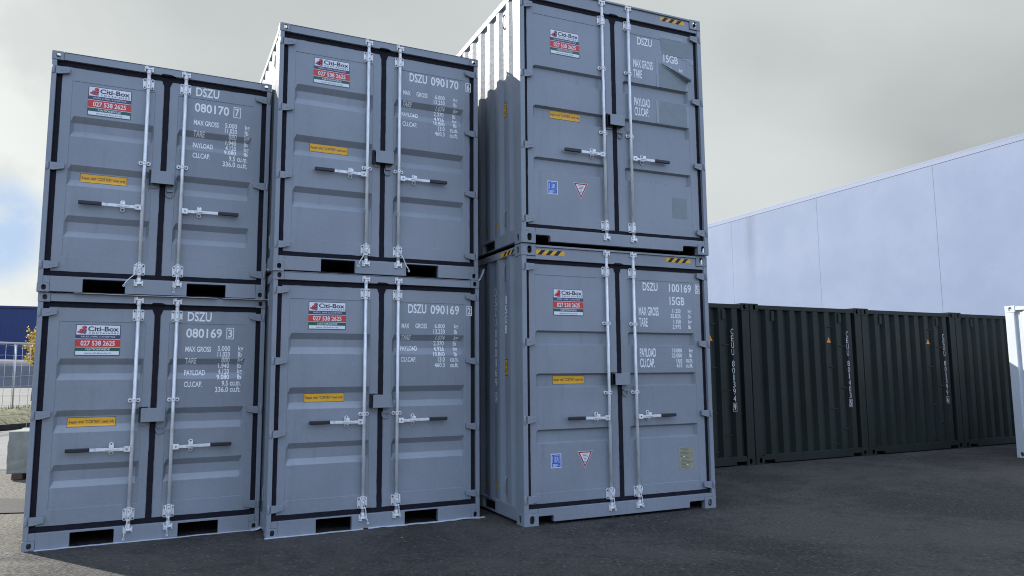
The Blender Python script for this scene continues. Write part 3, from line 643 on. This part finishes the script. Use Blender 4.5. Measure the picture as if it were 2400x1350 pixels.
        if right:
            a, c, e, f = p['lock']
            P('lock_box', lambda b: lock_box(b, c - a, f - e), parent=door, loc=(a, 0, e), bevel=.002)
            P('door_ring', d_ring, parent=door, loc=(p['ring'][0], 0, p['ring'][1]))
            for serial, nm in ((True, 'serial_number'), (False, 'weight_figures')):
                def fn(b): {'A': letter_A, 'B': letter_B, 'C': letter_C}[t](b, letters, serial); conform(b, t)
                P(nm, fn, parent=door, key=False)
            if t == 'C' and not taped:
                def fn(b): data_plate(b, 1.965, .693, .195, .243); conform(b, t, .0015)
                P('data_plate', fn, parent=door, key='plate')
            if taped:
                d = .032
                for pts in (((1.842 + d, 2.400), (2.330, 2.400), (2.330, 2.597), (1.842 + d, 2.597)), ((1.79 + d, 1.972), (2.19 + d, 1.975), (2.20 + d, 2.10), (1.83 + d, 2.272), (1.79 + d, 2.29)),
                            ((1.778 + d, 1.545), (2.18 + d, 1.545), (2.18 + d, 1.815), (1.778 + d, 1.815)), ((1.93 + d, .424), (2.135 + d, .424), (2.135 + d, .664), (1.93 + d, .664))):
                    def fn(b): b.face([(x, 0, z) for x, z in pts], 'taped'); conform(b, t, .002)
                    P('masking_patch', fn, parent=door, key=False, label='dull grey masking patch stuck over the figures')
                def fn(b):
                    for q in ((1.815 + d, 2.15 + d, 2.60, 2.645), (1.812 + d, 1.842 + d, 2.385, 2.44), (1.76 + d, 1.793 + d, 1.975, 2.335), (2.185 + d, 2.215 + d, 1.99, 2.08), (2.14 + d, 2.335, 2.375, 2.402), (1.745 + d, 1.779 + d, 1.54, 1.82), (2.178 + d, 2.21 + d, 1.52, 1.80), (2.28, 2.335, 2.33, 2.375)): rect(b, *q, 'tapegloss', 0)
                    conform(b, t, .0028)
                P('tape_strip', fn, parent=door, key=False, label='glossy strips of tape round the masking patches')
                def fn(b):
                    rows = []; n = 12
                    for i in range(n + 1):
                        q = i / n; x = 1.832 + d + .385 * q; z = 2.279 - .16 * q; r = .003 + .023 * q
                        rows.append([(x + r * .25 * math.sin(a), DY - .004 - r * 1.1 + r * 1.1 * math.cos(a), z - r * math.sin(a) * 1.0) for a in [j * math.pi * 1.7 / 12 for j in range(13)]])
                    b.grid(rows, 'taped', True); b.grid([[(p_[0], p_[1] + .0012, p_[2]) for p_ in r] for r in rows], 'taped', True)
                P('peeled_flap', fn, parent=door, key=False, label='grey masking curled down off the door')
        else:
            sx, sz, sw, sh = {'A': (.315, 2.027, .374, .293), 'B': (.356, 2.273, .377, .280), 'C': (.388, 2.433, .367, .285)}[t]
            def fn(b): company_sticker(b, sx, sz, sw, sh, t); conform(b, t)
            P('company_sticker', fn, parent=door)
            kx, kz, kw, kh = {'A': (.286, 1.160, .401, .088), 'B': (.337, 1.354, .400, .088), 'C': (.384, 1.510, .388, .091)}[t]
            def fn(b): corten(b, kx, kz, kw, kh); conform(b, t)
            P('notice_sticker', fn, parent=door)
            if t == 'C':
                def fn(b): class_sticker(b, .334, .703, .122, .146); conform(b, t)
                P('class_sticker', fn, parent=door)
                def fn(b): triangle_sticker(b, .652, .712, .184, .178); conform(b, t)
                P('triangle_sticker', fn, parent=door)
            def fn(b):
                a, c, e, f = p['lock']; x = a - .008; b.box(x - .012, x, DY - .05, DY, e - .005, f + .012, 'black'); b.box(x, x + .065, DY - .03, DY, f + .004, f + .012, 'black'); b.box(a + .0, a + .055, DY - .018, DY, e - .032, e - .020, 'grey')
            P('lock_hasp', fn, parent=door, key='hasp')
    if t == 'C':
        def fn(b):
            hazard(b, .172, .515, 2.787, 2.838, .0108); hazard(b, 1.85, 2.196, 2.800, 2.850, .0108)
        P('hazard_tape', fn, key='haz')
        f = lambda q: (q[1], q[0], q[2])
        def fn(b): hazard(b, .215, .56, 2.819, 2.862, .0032, f, -1)
        P('hazard_tape', fn, key='hazs')
        if letters:
            def fn(b):
                for ch_, z1_ in zip('DSZU', (2.499, 2.385, 2.272, 2.158)): text(b, ch_, -.808, -.752, z1_ - .092, z1_, 'white', .0390, .006, f=lambda q: (q[1], -q[0], q[2]))
                for ch_, z1_ in zip('100169', (2.032, 1.922, 1.812, 1.702, 1.592, 1.482)): text(b, ch_, -.808 + (.018 if ch_ == '1' else 0), -.752 - (.01 if ch_ == '1' else 0), z1_ - .092, z1_, 'white', .0390, .006, f=lambda q: (q[1], -q[0], q[2]))
                boxed(b, letters[1], -.815, -.745, 1.215, 1.33, 'white', .005, .0390, f=lambda q: (q[1], -q[0], q[2]))
                for ch_, z1_ in zip('15GB', (2.388, 2.28, 2.172, 2.064)): text(b, ch_, -.524 + (.018 if ch_ == '1' else 0), -.468 - (.01 if ch_ == '1' else 0), z1_ - .09, z1_, 'white', .0390, .006, f=lambda q: (q[1], -q[0], q[2]))
            P('side_lettering', fn, key=False)
        def fn(b):
            g_ = lambda q: (q[1], -q[0], q[2])
            def rr(a, c, e, f_, k, y): b.face([g_(q) for q in ((a, y, e), (c, y, e), (c, y, f_), (a, y, f_))], k)
            rr(-.531, -.461, 1.515, 1.69, 'black', .0392); rr(-.526, -.466, 1.524, 1.681, 'syellow', .0387)
            text(b, "2.9m", -.523, -.470, 1.61, 1.67, 'black', .0382, .012, f=g_); text(b, "9'6\"", -.523, -.470, 1.535, 1.595, 'black', .0382, .012, f=g_)
        P('height_sticker', fn, key='hst')
        def fn(b):
            g_ = lambda q: (q[1], -q[0], q[2]); x = .0392
            for a, c, s_, in ((-.815, -.746, 'OOT'), (-1.10, -1.031, 'FO')):
                b.face([g_(q) for q in ((a, x, .288), (c, x, .288), (c, x, .338), (a, x, .338))], 'syellow'); text(b, s_, a + .006, c - .006, .296, .33, 'black', x - .0006, .014, f=g_)
        P('warning_tape', fn, key='wt')
    return root
UH = .006
POSE = {'Clo': (.104, 7.608, 24.73), 'Cup': (.105, 7.586, 24.01), 'Blo': (-2.352, 7.187, 25.38), 'Bup': (-2.355, 7.179, 25.8), 'Alo': (-4.362, 6.726, 26.34), 'Aup': (-4.362, 6.697, 26.24)}
SPEC = [('Alo', 'A', 'small grey shipping container at ground level, bottom of the leftmost stack', ('080169', '3')),
        ('Aup', 'A', 'small grey shipping container on top of the leftmost stack', ('080170', '7')),
        ('Blo', 'B', 'grey shipping container at ground level, bottom of the middle stack', ('090169', '2')),
        ('Bup', 'B', 'grey shipping container on top of the middle stack', ('090170', '6')),
        ('Clo', 'C', 'tall grey shipping container with metal data plate, bottom of the right stack', ('100169', '5')),
        ('Cup', 'C', 'tall grey shipping container with taped over figures on top of right stack', None)]
for key, t, lab, let in SPEC:
    x, y, th = POSE[key]; z = TY[t]['H'] + UH if key.endswith('up') else 0.0
    build_container(t, lab, (x, y, z), R(th), let, taped=(key == 'Cup'))
bx, by, bt = -1.21, 10.40, R(24.5)      # pair added out of sight behind the right stack to shade the yard
for z, lab in ((0.0, 'tall grey container added unseen behind the right stack for shade, lower one'), (TY['C']['H'] + UH, 'tall grey container added unseen behind the right stack for shade, upper one')):
    build_container('C', lab, (bx, by, z), bt, ('100170', '1'))

def frame(key, dz=0.0):
    x, y, th = POSE[key]; t = key[0]; z = (TY[t]['H'] + UH if key.endswith('up') else 0.0) + dz
    return Matrix.Translation((x, y, z)) @ Matrix.Rotation(R(th), 4, 'Z')
def place(o, mtx): o.matrix_world = mtx; return o

# ------------------------------------------------------------------ white cords tied to the rods
NAMES = {'Alo': 'lower container of the leftmost stack', 'Aup': 'upper container of the leftmost stack', 'Blo': 'lower container of the middle stack', 'Bup': 'upper container of the middle stack', 'Clo': 'lower container of the right stack', 'Cup': 'upper container of the right stack'}
CORD = {'Alo': ((-.032, -.205), (-.006, -.20)), 'Aup': ((-.125, -.155), (-.03, -.20)), 'Blo': ((.045, -.185), (.035, -.14)), 'Bup': ((-.085, -.165), (.11, -.19)), 'Clo': ((.03, -.15), (.032, -.14))}
for key, ends in CORD.items():
    p = TY[key[0]]
    for i, (ex, ez) in enumerate(ends):
        zc = p['hinges'][-1] - .006; rx = p['rod'][i]; y = RY - .027; b = MB()
        # two turns come off the sleeve to a knot, then a tail
        kx, kz = ex * .25, -.035
        for s in (-1, 1): b.tube([(rx + s * .022, RY, zc + .062), (rx + s * .030, RY - .018, zc + .045), (rx + s * .016 + kx * .5, y, zc + .005), (rx + kx, y, zc + kz)], .0042, 'cord', 6)
        b.tube([(rx - .022, RY, zc + .062), (rx, RY - .022, zc + .066), (rx + .022, RY, zc + .062)], .0042, 'cord', 6)
        n = 6; b.tube([(rx + kx + (ex - kx) * q + .004 * math.sin(q * 7), y - .004 * q, zc + kz + (ez - kz) * q) for q in [j / n for j in range(n + 1)]], .0052, 'cord', 6)
        b.tube([(rx + ex + .008 * math.sin(a), y - .004, zc + ez - .010 + .010 * math.cos(a)) for a in [j * 2 * math.pi / 10 for j in range(11)]], .0035, 'cord', 6)
        o = place(link('seal_cord', b.mesh('seal_cord')), frame(key))
        tag(o, 'white cord tied to the %s locking rod of the %s' % (('left', 'right')[i], NAMES[key]), 'cord', 'white cords tied to the locking rods')

# ------------------------------------------------------------------ loose white packing strips under and between containers
def strip(key, pts, w, label, dz=0.0, th=.004):
    """ribbon along pts (x,y,z) in the container's frame; w is its width vector"""
    b = MB(); wv = Vector(w); n = wv.cross(Vector((1, 0, .2))).normalized() * th
    rows = []
    for q in pts:
        q = Vector(q); rows.append([q, q + wv, q + wv + n, q + n, q])
    b.grid(rows, 'plastic'); b.face(rows[0][:4], 'plastic'); b.face(rows[-1][:4], 'plastic')
    o = place(link('packing_strip', b.mesh('packing_strip')), frame(key, dz)); return tag(o, label, 'packing strip', 'white packing strips')
rnd = random.Random(11)
def wav(x0, x1, n, y, z, a=.006): return [(x0 + (x1 - x0) * i / n, y + rnd.gauss(0, a), z + abs(rnd.gauss(0, a * .7))) for i in range(n + 1)]
strip('Alo', wav(.10, 1.97, 26, -.022, .003, .003), (0, .03, .002), 'long white plastic strip on the ground under the leftmost stack')
strip('Alo', [(1.93, -.05, .004), (1.99, -.06, .012), (2.03, -.06, .03), (2.06, -.02, .06), (2.09, .03, .085), (2.12, .05, .05), (2.16, .06, .004)], (0.01, .11, .012), 'crumpled white plastic scrap on the ground between left and middle stacks')
strip('Blo', wav(-.01, .93, 14, -.028, .003, .003), (0, .035, .002), 'white plastic strip under the left half of the middle stack')
strip('Blo', wav(.98, 2.26, 18, -.030, .003, .006), (0, .035, .004), 'wavy white plastic strip under the right half of the middle stack')
strip('Bup', [(2.18, .01, -.008), (2.215, .01, -.004), (2.235, .01, .02), (2.255, .01, .06), (2.272, .01, .10), (2.28, .01, .13)], (.0, .06, 0.0), 'white plastic strip curling up at right of the middle stack')
strip('Bup', [(.0, -.012, -.002), (.05, -.014, -.001), (.10, -.012, -.002)], (0, .03, 0), 'short white plastic edge above the middle stack left lower corner')
strip('Bup', [(-.005, .0, -.004), (-.03, -.01, -.006), (-.06, -.02, -.002), (-.075, -.01, .03), (-.06, .02, .06), (-.045, .05, .03), (-.06, .07, -.005)], (0.005, .05, .006), 'crumpled white plastic wad between the left and middle stacks')
strip('Aup', [(1.60, -.012, -.004), (1.78, -.016, -.003), (1.90, -.014, -.004), (1.98, -.012, -.002), (2.03, -.006, .0), (2.07, .0, .012), (2.10, .01, .04)], (0, .05, 0), 'white plastic strip hooked up at right of the leftmost stack')
strip('Aup', wav(.30, 1.55, 16, -.010, -.005, .003), (0, .04, 0), 'thin white plastic edge between the two containers of the leftmost stack')

# ------------------------------------------------------------------ dark green containers
DW, DH, DL = 2.716, 2.684, 6.06
def dark_container(label, loc, rz, number, check, first=False):
    root = thing('shipping_container', label, 'container', loc, rz, 'dark green shipping containers in a row')
    def P(name, key, fn, loc=(0, 0, 0), bevel=0.0, parent=root):
        if key is None: b = MB(); fn(b); me = b.mesh(name)
        else: me = cached(('D', key), name, fn)
        return link(name, me, parent, loc, bevel)
    cw, cd, ch = .19, .178, .125
    for top in (0, 1):
        for right in (0, 1):
            for backw in (0, 1):
                def fn(b):
                    casting(b, cw, cd, ch, top, (.030, .042), (.03, .042), 'green')
                    if right: bmesh.ops.scale(b.bm, vec=(-1, 1, 1), verts=b.bm.verts)
                    if backw: bmesh.ops.scale(b.bm, vec=(1, -1, 1), verts=b.bm.verts)
                P('corner_casting', ('c', top, right, backw), fn, (DW if right else 0, DL if backw else 0, DH - ch if top else 0), .003)
    for right in (0, 1):
        P('corner_post', ('p', right), lambda b: b.box(DW - .17 if right else .004, DW - .004 if right else .17, .005, .13, ch, DH - ch, 'green'), bevel=.006)
        P('top_side_rail', ('t', right), lambda b: b.box(DW - .06 if right else .004, DW - .004 if right else .06, cd, DL - cd, DH - .1, DH - .015, 'green'), bevel=.004)
        P('bottom_side_rail', ('b', right), lambda b: b.box(DW - .05 if right else .004, DW - .004 if right else .05, cd, DL - cd, .03, .17, 'green'), bevel=.004)
        def fn(b):
            pr = corr(.13, DL - .1, .3); s = -1 if right else 1; xo = DW - .01 if right else .01
            b.grid([[(xo + s * d, y, .17) for y, d in pr], [(xo + s * d, y, DH - .1) for y, d in pr]], 'green')
        P('side_wall', ('w', right), fn)
    P('top_rail', 'tr', lambda b: b.box(cw, DW - cw, .006, .07, DH - .095, DH - .022, 'green'), bevel=.004)
    def fn(b):
        pts = [(cw, .155), (cw, .066), (.422, .066), (.422, .02), (2.312, .02), (2.312, .066), (DW - cw, .066), (DW - cw, .155)]
        b.prism(pts, .004, .07, 'green')
    P('sill', 's', fn, bevel=.003)
    P('fork_pocket', 'fp', lambda b: (b.box(.2, .44, .08, .5, .0665, .07, 'black'), b.box(.2, .44, .5, .504, .004, .066, 'black'), b.box(2.3, 2.53, .08, .5, .0665, .07, 'black'), b.box(2.3, 2.53, .5, .504, .004, .066, 'black')))
    def fn(b):
        pr = corr(.17, DW - .17, .362, .2812, .115, .045, .07)
        b.grid([[(x, .012 + d, .155) for x, d in pr], [(x, .012 + d, DH - .095) for x, d in pr]], 'green')
    P('end_wall', 'ew', fn)
    P('roof', 'r', lambda b: b.box(.06, DW - .06, .07, DL - .05, DH - .05, DH - .035, 'green'))
    P('rear_wall', 'rw', lambda b: b.box(.15, DW - .15, DL - .06, DL - .02, .1, DH - .1, 'green'))
    for xc in (.505, 2.14):
        P('air_vent', 'v', lambda b: (b.box(-.036, .036, -.006, .045, -.085, .085, 'green'), b.box(-.02, .02, -.009, -.006, -.072, .072, 'black')), (xc, 0, 2.485), .006)
    for i, z in enumerate((2.322, 1.978, 1.600, 1.230, .864, .502, .244)):
        P('rung', 'ru', lambda b: b.cyl((-.07, .012, 0), (.07, .012, 0), .010, 'green', 8), (1.898 if i % 2 == 0 or i == 6 else 2.172, 0, z))
    if number:
        def fn(b):
            zz = 2.25
            for ch_ in 'CEUU ' + number:
                if ch_ == ' ': zz -= .075; continue
                w = .022 if ch_ == '1' else .056; text(b, ch_, 2.325 - w / 2, 2.325 + w / 2, zz - .098, zz, 'dimwhite', .0105, 0.0); zz -= .1145
            boxed(b, check, 2.282, 2.368, .884, 1.022, 'dimwhite', .006, .0105)
        P('lettering', None, fn)
        def fn(b):
            b.face(((-.052, .0105, 0), (.052, .0105, 0), (0, .0105, .094)), 'sorange'); b.face(((-.008, .0098, .018), (.006, .0098, .034), (-.004, .0098, .034), (.008, .0098, .062), (-.008, .0098, .044), (.002, .0098, .042)), 'sink')
        P('warning_sticker', 'ws', fn, (1.85, 0, 2.042))
    return root
th = R(25.85); ux, uy = math.cos(th), math.sin(th); gx = DW + .008
dx0, dy0 = 4.027, 12.441
for i, (num, chk, lab) in enumerate((('801394', '9', 'dark green container half hidden behind the right stack of grey containers'), ('801403', '5', 'dark green container with number ending 403, next to the half hidden one'), ('801399', '6', 'dark green container with number ending 399, third in the row'), ('', '', 'dark green container without visible number beside the white container'))):
    k = (i - 1) * gx; dark_container(lab, (dx0 + ux * k, dy0 + uy * k, 0), th, num, chk)

# ------------------------------------------------------------------ white container at the right edge (its far left corner is in the picture)
def white_container():
    root = thing('shipping_container', 'white shipping container cut by the right edge, sunlit at its top', 'container', (8.849 + .4226 * 3.0, 13.198 - .9063 * 3.0, 0), R(25.0))
    Wd, Hd, Ld = 2.438, 2.664, 3.0; cw, cd, ch = .162, .178, .122
    def P(name, fn, loc=(0, 0, 0), bevel=0.0):
        b = MB(); fn(b); return link(name, b.mesh(name), root, loc, bevel)
    for top in (0, 1):
        for right in (0, 1):
            for backw in (0, 1):
                def fn(b):
                    casting(b, cw, cd, ch, top, (.026, .038), (.028, .038), 'cwhite')
                    if right: bmesh.ops.scale(b.bm, vec=(-1, 1, 1), verts=b.bm.verts)
                    if backw: bmesh.ops.scale(b.bm, vec=(1, -1, 1), verts=b.bm.verts)
                P('corner_casting', fn, (Wd if right else 0, Ld if backw else 0, Hd - ch if top else 0), .006)
    for right in (0, 1):
        s = -1 if right else 1
        for y0, y1 in ((.005, .16), (Ld - .16, Ld - .005)): P('corner_post', lambda b: b.box(Wd - .12 if right else .005, Wd - .005 if right else .12, y0, y1, ch, Hd - ch, 'cwhite'), bevel=.008)
        P('top_side_rail', lambda b: b.box(Wd - .06 if right else .006, Wd - .006 if right else .06, cd, Ld - cd, Hd - .085, Hd - .02, 'cwhite'), bevel=.004)
        P('bottom_side_rail', lambda b: b.box(Wd - .05 if right else .006, Wd - .006 if right else .05, cd, Ld - cd, .03, .165, 'cwhite'), bevel=.004)
        def fn(b):
            pr = corr(.16, Ld - .16, .30); xo = Wd - .012 if right else .012
            b.grid([[(xo + s * d, y, .165) for y, d in pr], [(xo + s * d, y, Hd - .085) for y, d in pr]], 'cwhite')
        P('side_wall', fn)
    P('roof', lambda b: b.box(.06, Wd - .06, .05, Ld - .05, Hd - .05, Hd - .035, 'cwhite')); P('end_wall', lambda b: b.box(.12, Wd - .12, Ld - .06, Ld - .02, .1, Hd - .02, 'cwhite')); P('door', lambda b: b.box(.12, Wd - .12, .02, .06, .1, Hd - .02, 'cwhite'))
white_container()

# ------------------------------------------------------------------ long pale building on the right
def warehouse():
    a = Vector((8.64835, 31.81018)); d = Vector((5.44249, -12.21876)).normalized(); n = Vector((-d.y, d.x))     # n points away from the yard
    if n.x < 0: n = -n
    root = thing('warehouse', 'long pale blue concrete slab building behind the dark green containers', 'building', (a.x, a.y, 0), math.atan2(d.y, d.x))
    s = 1 if Vector((-d.y, d.x)).dot(n) > 0 else -1
    Hh = 7.93; joints = [1.4666 - 4.58 * 3, 1.4666 - 4.58 * 2, 1.4666 - 4.58, 1.4666, 6.05, 10.63, 15.2, 19.8, 24.4]
    b = MB()
    for j0, j1 in zip(joints, joints[1:]):
        y0, y1 = sorted((0, s * .18))
        zs = [(0, Hh)]
        for z0, z1 in zs: b.box(j0 + .004, j1 - .004, y0, y1, z0, z1, 'slab')
    b.box(joints[0] + .02, joints[-1] - .02, *sorted((s * .03, s * .3)), 0, Hh - .01, 'slab')
    link('slab_wall', b.mesh('slab_wall'), root)
    b = MB(); b.box(joints[0], joints[-1], *sorted((-s * .010, s * .34)), Hh + .002, Hh + .05, 'capping'); b.box(joints[0], joints[-1], *sorted((-s * .010, -s * .002)), Hh - .13, Hh + .002, 'capping')
    link('capping', b.mesh('capping'), root, bevel=.006)
    b = MB(); y0, y1 = sorted((s * .31, s * 14)); b.box(joints[0] + .05, joints[-1] - .05, y0, y1, Hh - .6, Hh - .5, 'capping'); link('roof', b.mesh('roof'), root)
    b = MB(); y0, y1 = sorted((s * .31, s * 13.98)); b.box(joints[0] + .1, joints[0] + .3, y0, y1, 0, Hh - .6, 'slab'); b.box(joints[-1] - .3, joints[-1] - .1, y0, y1, 0, Hh - .6, 'slab'); b.box(joints[0] + .3, joints[-1] - .3, *sorted((s * 13.7, s * 13.9)), 0, Hh - .6, 'slab'); link('rear_wall', b.mesh('rear_wall'), root)
warehouse()

# ------------------------------------------------------------------ ground
b = MB(); b.face(((-900, -600, 0), (900, -600, 0), (900, 1200, 0), (-900, 1200, 0)), 'asphalt'); struct('ground', b.mesh('ground'))
def sheet(name, pts, z, k):
    b = MB(); b.face([(x, y, z) for x, y in pts], k); me = b.mesh(name)
    for f in me.polygons:
        if f.normal.z < 0: f.flip()
    return struct(name, me)
sheet('pale_paving', ((-40, 14.3), (-6.6, 12.4), (-3.5, 12.6), (-3, 60), (-8, 60), (-14.4, 21.6), (-25, -6), (-40, -6)), .008, 'paving')
sheet('painted_shadow_band', ((-12, 9.72), (-6.5, 9.58), (-5.75, 9.5), (-5.30, 8.62), (-5.81, 8.56), (-12, 8.45)), .012, 'patch')  # dark sheet painted in place of a cast shadow across the ground
# loose chips on the asphalt
b = MB(); rnd = random.Random(5)
for i in range(420):
    x = rnd.uniform(-4, 6); y = rnd.uniform(3.6, 9.5); s = rnd.uniform(.002, .006) * (1.7 if rnd.random() < .06 else 1)
    if rnd.random() < .4: x = rnd.uniform(.0, 3.0); y = 7.3 + .45 * x + rnd.gauss(0, .35) - .15
    v = [b.bm.verts.new((x + rnd.uniform(-s, s) * 1.2 + s * c[0], y + s * c[1], .0045 + s * c[2])) for c in ((1, 0, 0), (-.5, .9, 0), (-.6, -.8, 0), (0, 0, 1.1))]
    for q in ((0, 1, 3), (1, 2, 3), (2, 0, 3)): f = b.bm.faces.new([v[j] for j in q])
b.mi('chip'); M['chip'] = flat('stone_chip', (0.2, 0.2, 0.19), 0.8)
struct('loose_chips', b.mesh('loose_chips'), kind='stuff')

# ------------------------------------------------------------------ left background
dA = Vector((math.sin(R(17)), math.cos(R(17)))); nA = Vector((-dA.y, dA.x)); k0 = Vector((-14.8, 21.3))       # edging line and the side away from the yard
def LN(t, o): q = k0 + dA * t + nA * o; return (q.x, q.y)
b = MB(); rnd = random.Random(2); rows = []
for o, z in ((.16, .10), (.7, .26), (1.4, .42), (2.2, .50), (3.4, .52), (140, .54)):
    rows.append([(*LN(t, o), z + (rnd.gauss(0, .03) if .2 < o < 3 else 0)) for t in range(-30, 160, 1)])
b.grid(rows[:5], 'grass', True); struct('grass_bank', b.mesh('grass_bank'))
b = MB(); b.grid(rows[4:], 'paving'); struct('upper_yard', b.mesh('upper_yard'))
b = MB()
for i in range(5200):
    t = rnd.uniform(-8, 14); o = rnd.uniform(.18, 3.1); x, y = LN(t, o); z = .10 + (o - .16) / 2.1 * .40 if o < 2.2 else .5; h = rnd.uniform(.04, .16); a = rnd.uniform(0, 6.28); l = rnd.uniform(-.06, .06)
    b.face(((x - .008 * math.cos(a), y - .008 * math.sin(a), z), (x + .008 * math.cos(a), y + .008 * math.sin(a), z), (x + l, y + l * .6, z + h)), 'blade')
struct('grass', b.mesh('grass', False), kind='stuff')
ed = thing('timber_edging', 'dark jointed timber edging along the grass bank', 'edging', (k0.x, k0.y, 0), math.atan2(dA.y, dA.x))
b = MB()
for i in range(-24, 60): b.box(i * 1.0 + .012, i * 1.0 + .988, .02, .15, 0, .17, 'edging')
link('edging_boards', b.mesh('edging_boards'), ed)
b = MB()
for i in range(-24, 61): b.box(i * 1.0 - .012, i * 1.0 + .012, .0, .155, 0, .18, 'concrete')
link('edging_posts', b.mesh('edging_posts'), ed)

def fence_panel(label, p0, p1, z0, h, posts, stay=None, loose=0):
    p0, p1 = Vector(p0), Vector(p1); L = (p1 - p0).length; root = thing('mesh_fence', label, 'fence', (p0.x, p0.y, z0), math.atan2(p1.y - p0.y, p1.x - p0.x), 'galvanised mesh fences beyond the left stack')
    b = MB(); b.cyl((0, 0, h), (L, 0, h), .035, 'fence', 10); link('top_rail', b.mesh('top_rail'), root)
    for x in posts: b = MB(); b.cyl((x, .0, 0), (x, 0, h - .03), .024, 'fence', 10); link('post', b.mesh('post'), root)
    b = MB(); n = int(L / .30)
    for i in range(n + 1): b.cyl((L * i / n, .03, .05), (L * i / n, .03, h - .02), .006, 'fence', 5)
    for i in range(7): z = .1 + (h - .2) * i / 6; b.tube([(L * q / 12, .036, z + .04 * math.sin(q * 2.1 + i)) for q in range(13)], .006, 'fence', 5)
    link('wire_mesh', b.mesh('wire_mesh'), root)
    if stay: b = MB(); b.cyl(*stay, .022, 'fence', 8); link('stay', b.mesh('stay'), root)
q0 = LN(1.0, 2.4); q1 = LN(9.5, 2.7); fence_panel('galvanised mesh fence with top rail beyond the grass bank', LN(-8, 2.4), q1, .5, 2.15, [.3, 2.4, 4.5, 6.6, 7.9, 9.2, 10.6, 11.9, 13.2, 15, 17], ((8.0, -.5, 0.02), (7.9, 0, 1.5)))
fence_panel('lower mesh gate panel standing before the longer fence', LN(-6, 2.0), LN(.25, 1.75), .45, 1.75, [.2, 2.1, 4.2, 6.22], ((4.3, .03, .1), (6.2, .03, 1.6)))
# grey gravel mound before the blue building
b = MB(); rows = []
for j in range(13):
    v = j / 12; prof = min(1.0, v * 3.2, (1 - v) * 4)
    rows.append([(-85 + 9.0 * i * .9 + 22 * (v - .5) * .4, 62 + 2.2 * i + 11 * (v - .5), .5 + prof * (3.3 - .05 * i + .35 * math.sin(i * 1.3) - (.7 if i > 4 else 0))) for i in range(13)])
b.grid(rows, 'mound', True); struct('gravel_mound', b.mesh('gravel_mound'))
bl = thing('industrial_building', 'dark blue metal clad shed far behind the left stack', 'building', (-95, 62, .5), R(25.0))
b = MB(); n = 520; pr = [(120 * i / n, .04 if i % 2 else 0.0) for i in range(n + 1)]
b.grid([[(x, y, 0) for x, y in pr], [(x, y, 8.55) for x, y in pr]], 'bluewall'); b.box(0, 120, .06, 30, 0, 8.5, 'bluewall'); link('cladding', b.mesh('cladding'), bl)
b = MB(); b.box(-.1, 120.1, -.12, 30.1, 8.56, 8.8, 'bluewall'); link('eaves_trim', b.mesh('eaves_trim'), bl)
b = MB(); b.box(52, 53.2, -.35, 0, 6.0, 6.35, 'lamp'); b.box(52.1, 53.1, -.37, -.35, 6.08, 6.27, 'lens'); link('wall_lamp', b.mesh('wall_lamp'), bl)

def sapling(loc, label):
    root = thing('young_tree', label, 'tree', loc)
    rnd = random.Random(4); b = MB(); tips = []
    b.tube([(0, 0, 0), (.03, 0, .8), (-.02, .02, 1.6), (.02, 0, 2.5), (.0, 0, 3.4)], [.05, .042, .034, .022, .008], 'bark', 7)
    for i in range(26):
        z = rnd.uniform(1.5, 2.9); a = rnd.uniform(0, 6.28); l = rnd.uniform(.25, .55) * (1.15 - z / 5); e = (l * math.cos(a), l * math.sin(a), z + l * rnd.uniform(.7, 1.5)); mid = (e[0] * .45, e[1] * .45, z + (e[2] - z) * .35)
        b.tube([(0, 0, z), mid, e], [.012, .008, .003], 'bark', 5); tips.append(((0, 0, z), mid, e))
    link('trunk', b.mesh('trunk'), root); b = MB()
    for i in range(1700):
        s, mid, e = rnd.choice(tips); t = rnd.random() ** .7; p = Vector(mid).lerp(Vector(e), t) if rnd.random() < .75 else Vector(s).lerp(Vector(mid), t)
        if p.z > 2.9 and rnd.random() < .75: continue
        p += Vector((rnd.gauss(0, .07), rnd.gauss(0, .07), rnd.gauss(0, .07))); u = Vector((rnd.gauss(0, 1), rnd.gauss(0, 1), rnd.gauss(0, 1))).normalized() * rnd.uniform(.03, .06); v = u.orthogonal() * .6
        b.face((p - u, p - v, p + u, p + v), 'leaf')
    link('crown', b.mesh('crown', False), root)
sapling((-20.45, 31.6, .5), 'young tree with yellow and red autumn leaves beyond the mesh fence')

def concrete_block(loc, rz, label, w=1.6, d=.8, h=.63):
    root = thing('concrete_block', label, 'block', loc, rz, 'concrete blocks on the left of the yard')
    def fn(b): 
        b.box(0, w, 0, d, .09, h + .09, 'concrete'); bmesh.ops.subdivide_edges(b.bm, edges=b.bm.edges[:], cuts=5, use_grid_fill=True); r = random.Random(8)
        for v in b.bm.verts: v.co += Vector((r.gauss(0, .004), r.gauss(0, .004), r.gauss(0, .004)))
    link('block', cached(('blk', w), 'block', fn), root, bevel=.012)
    for x in (.08, w - .22): link('bearer', cached(('bearer', d), 'bearer', lambda b: b.box(0, .14, -.02, d + .02, .0, .085, 'timber')), root, (x, 0, .008), .004)
    b = MB(); n = 9; c0 = Vector((w * .62, d * .5, h + .085)); b.tube([(c0.x + .16 * math.cos(math.pi * i / n), c0.y, c0.z + .10 * math.sin(math.pi * i / n)) for i in range(n + 1)], .012, 'fence', 7); link('lifting_loop', b.mesh('lifting_loop'), root)
concrete_block((-7.60, 11.25, 0), R(20), 'grey concrete block on timber bearers just left of the leftmost stack')
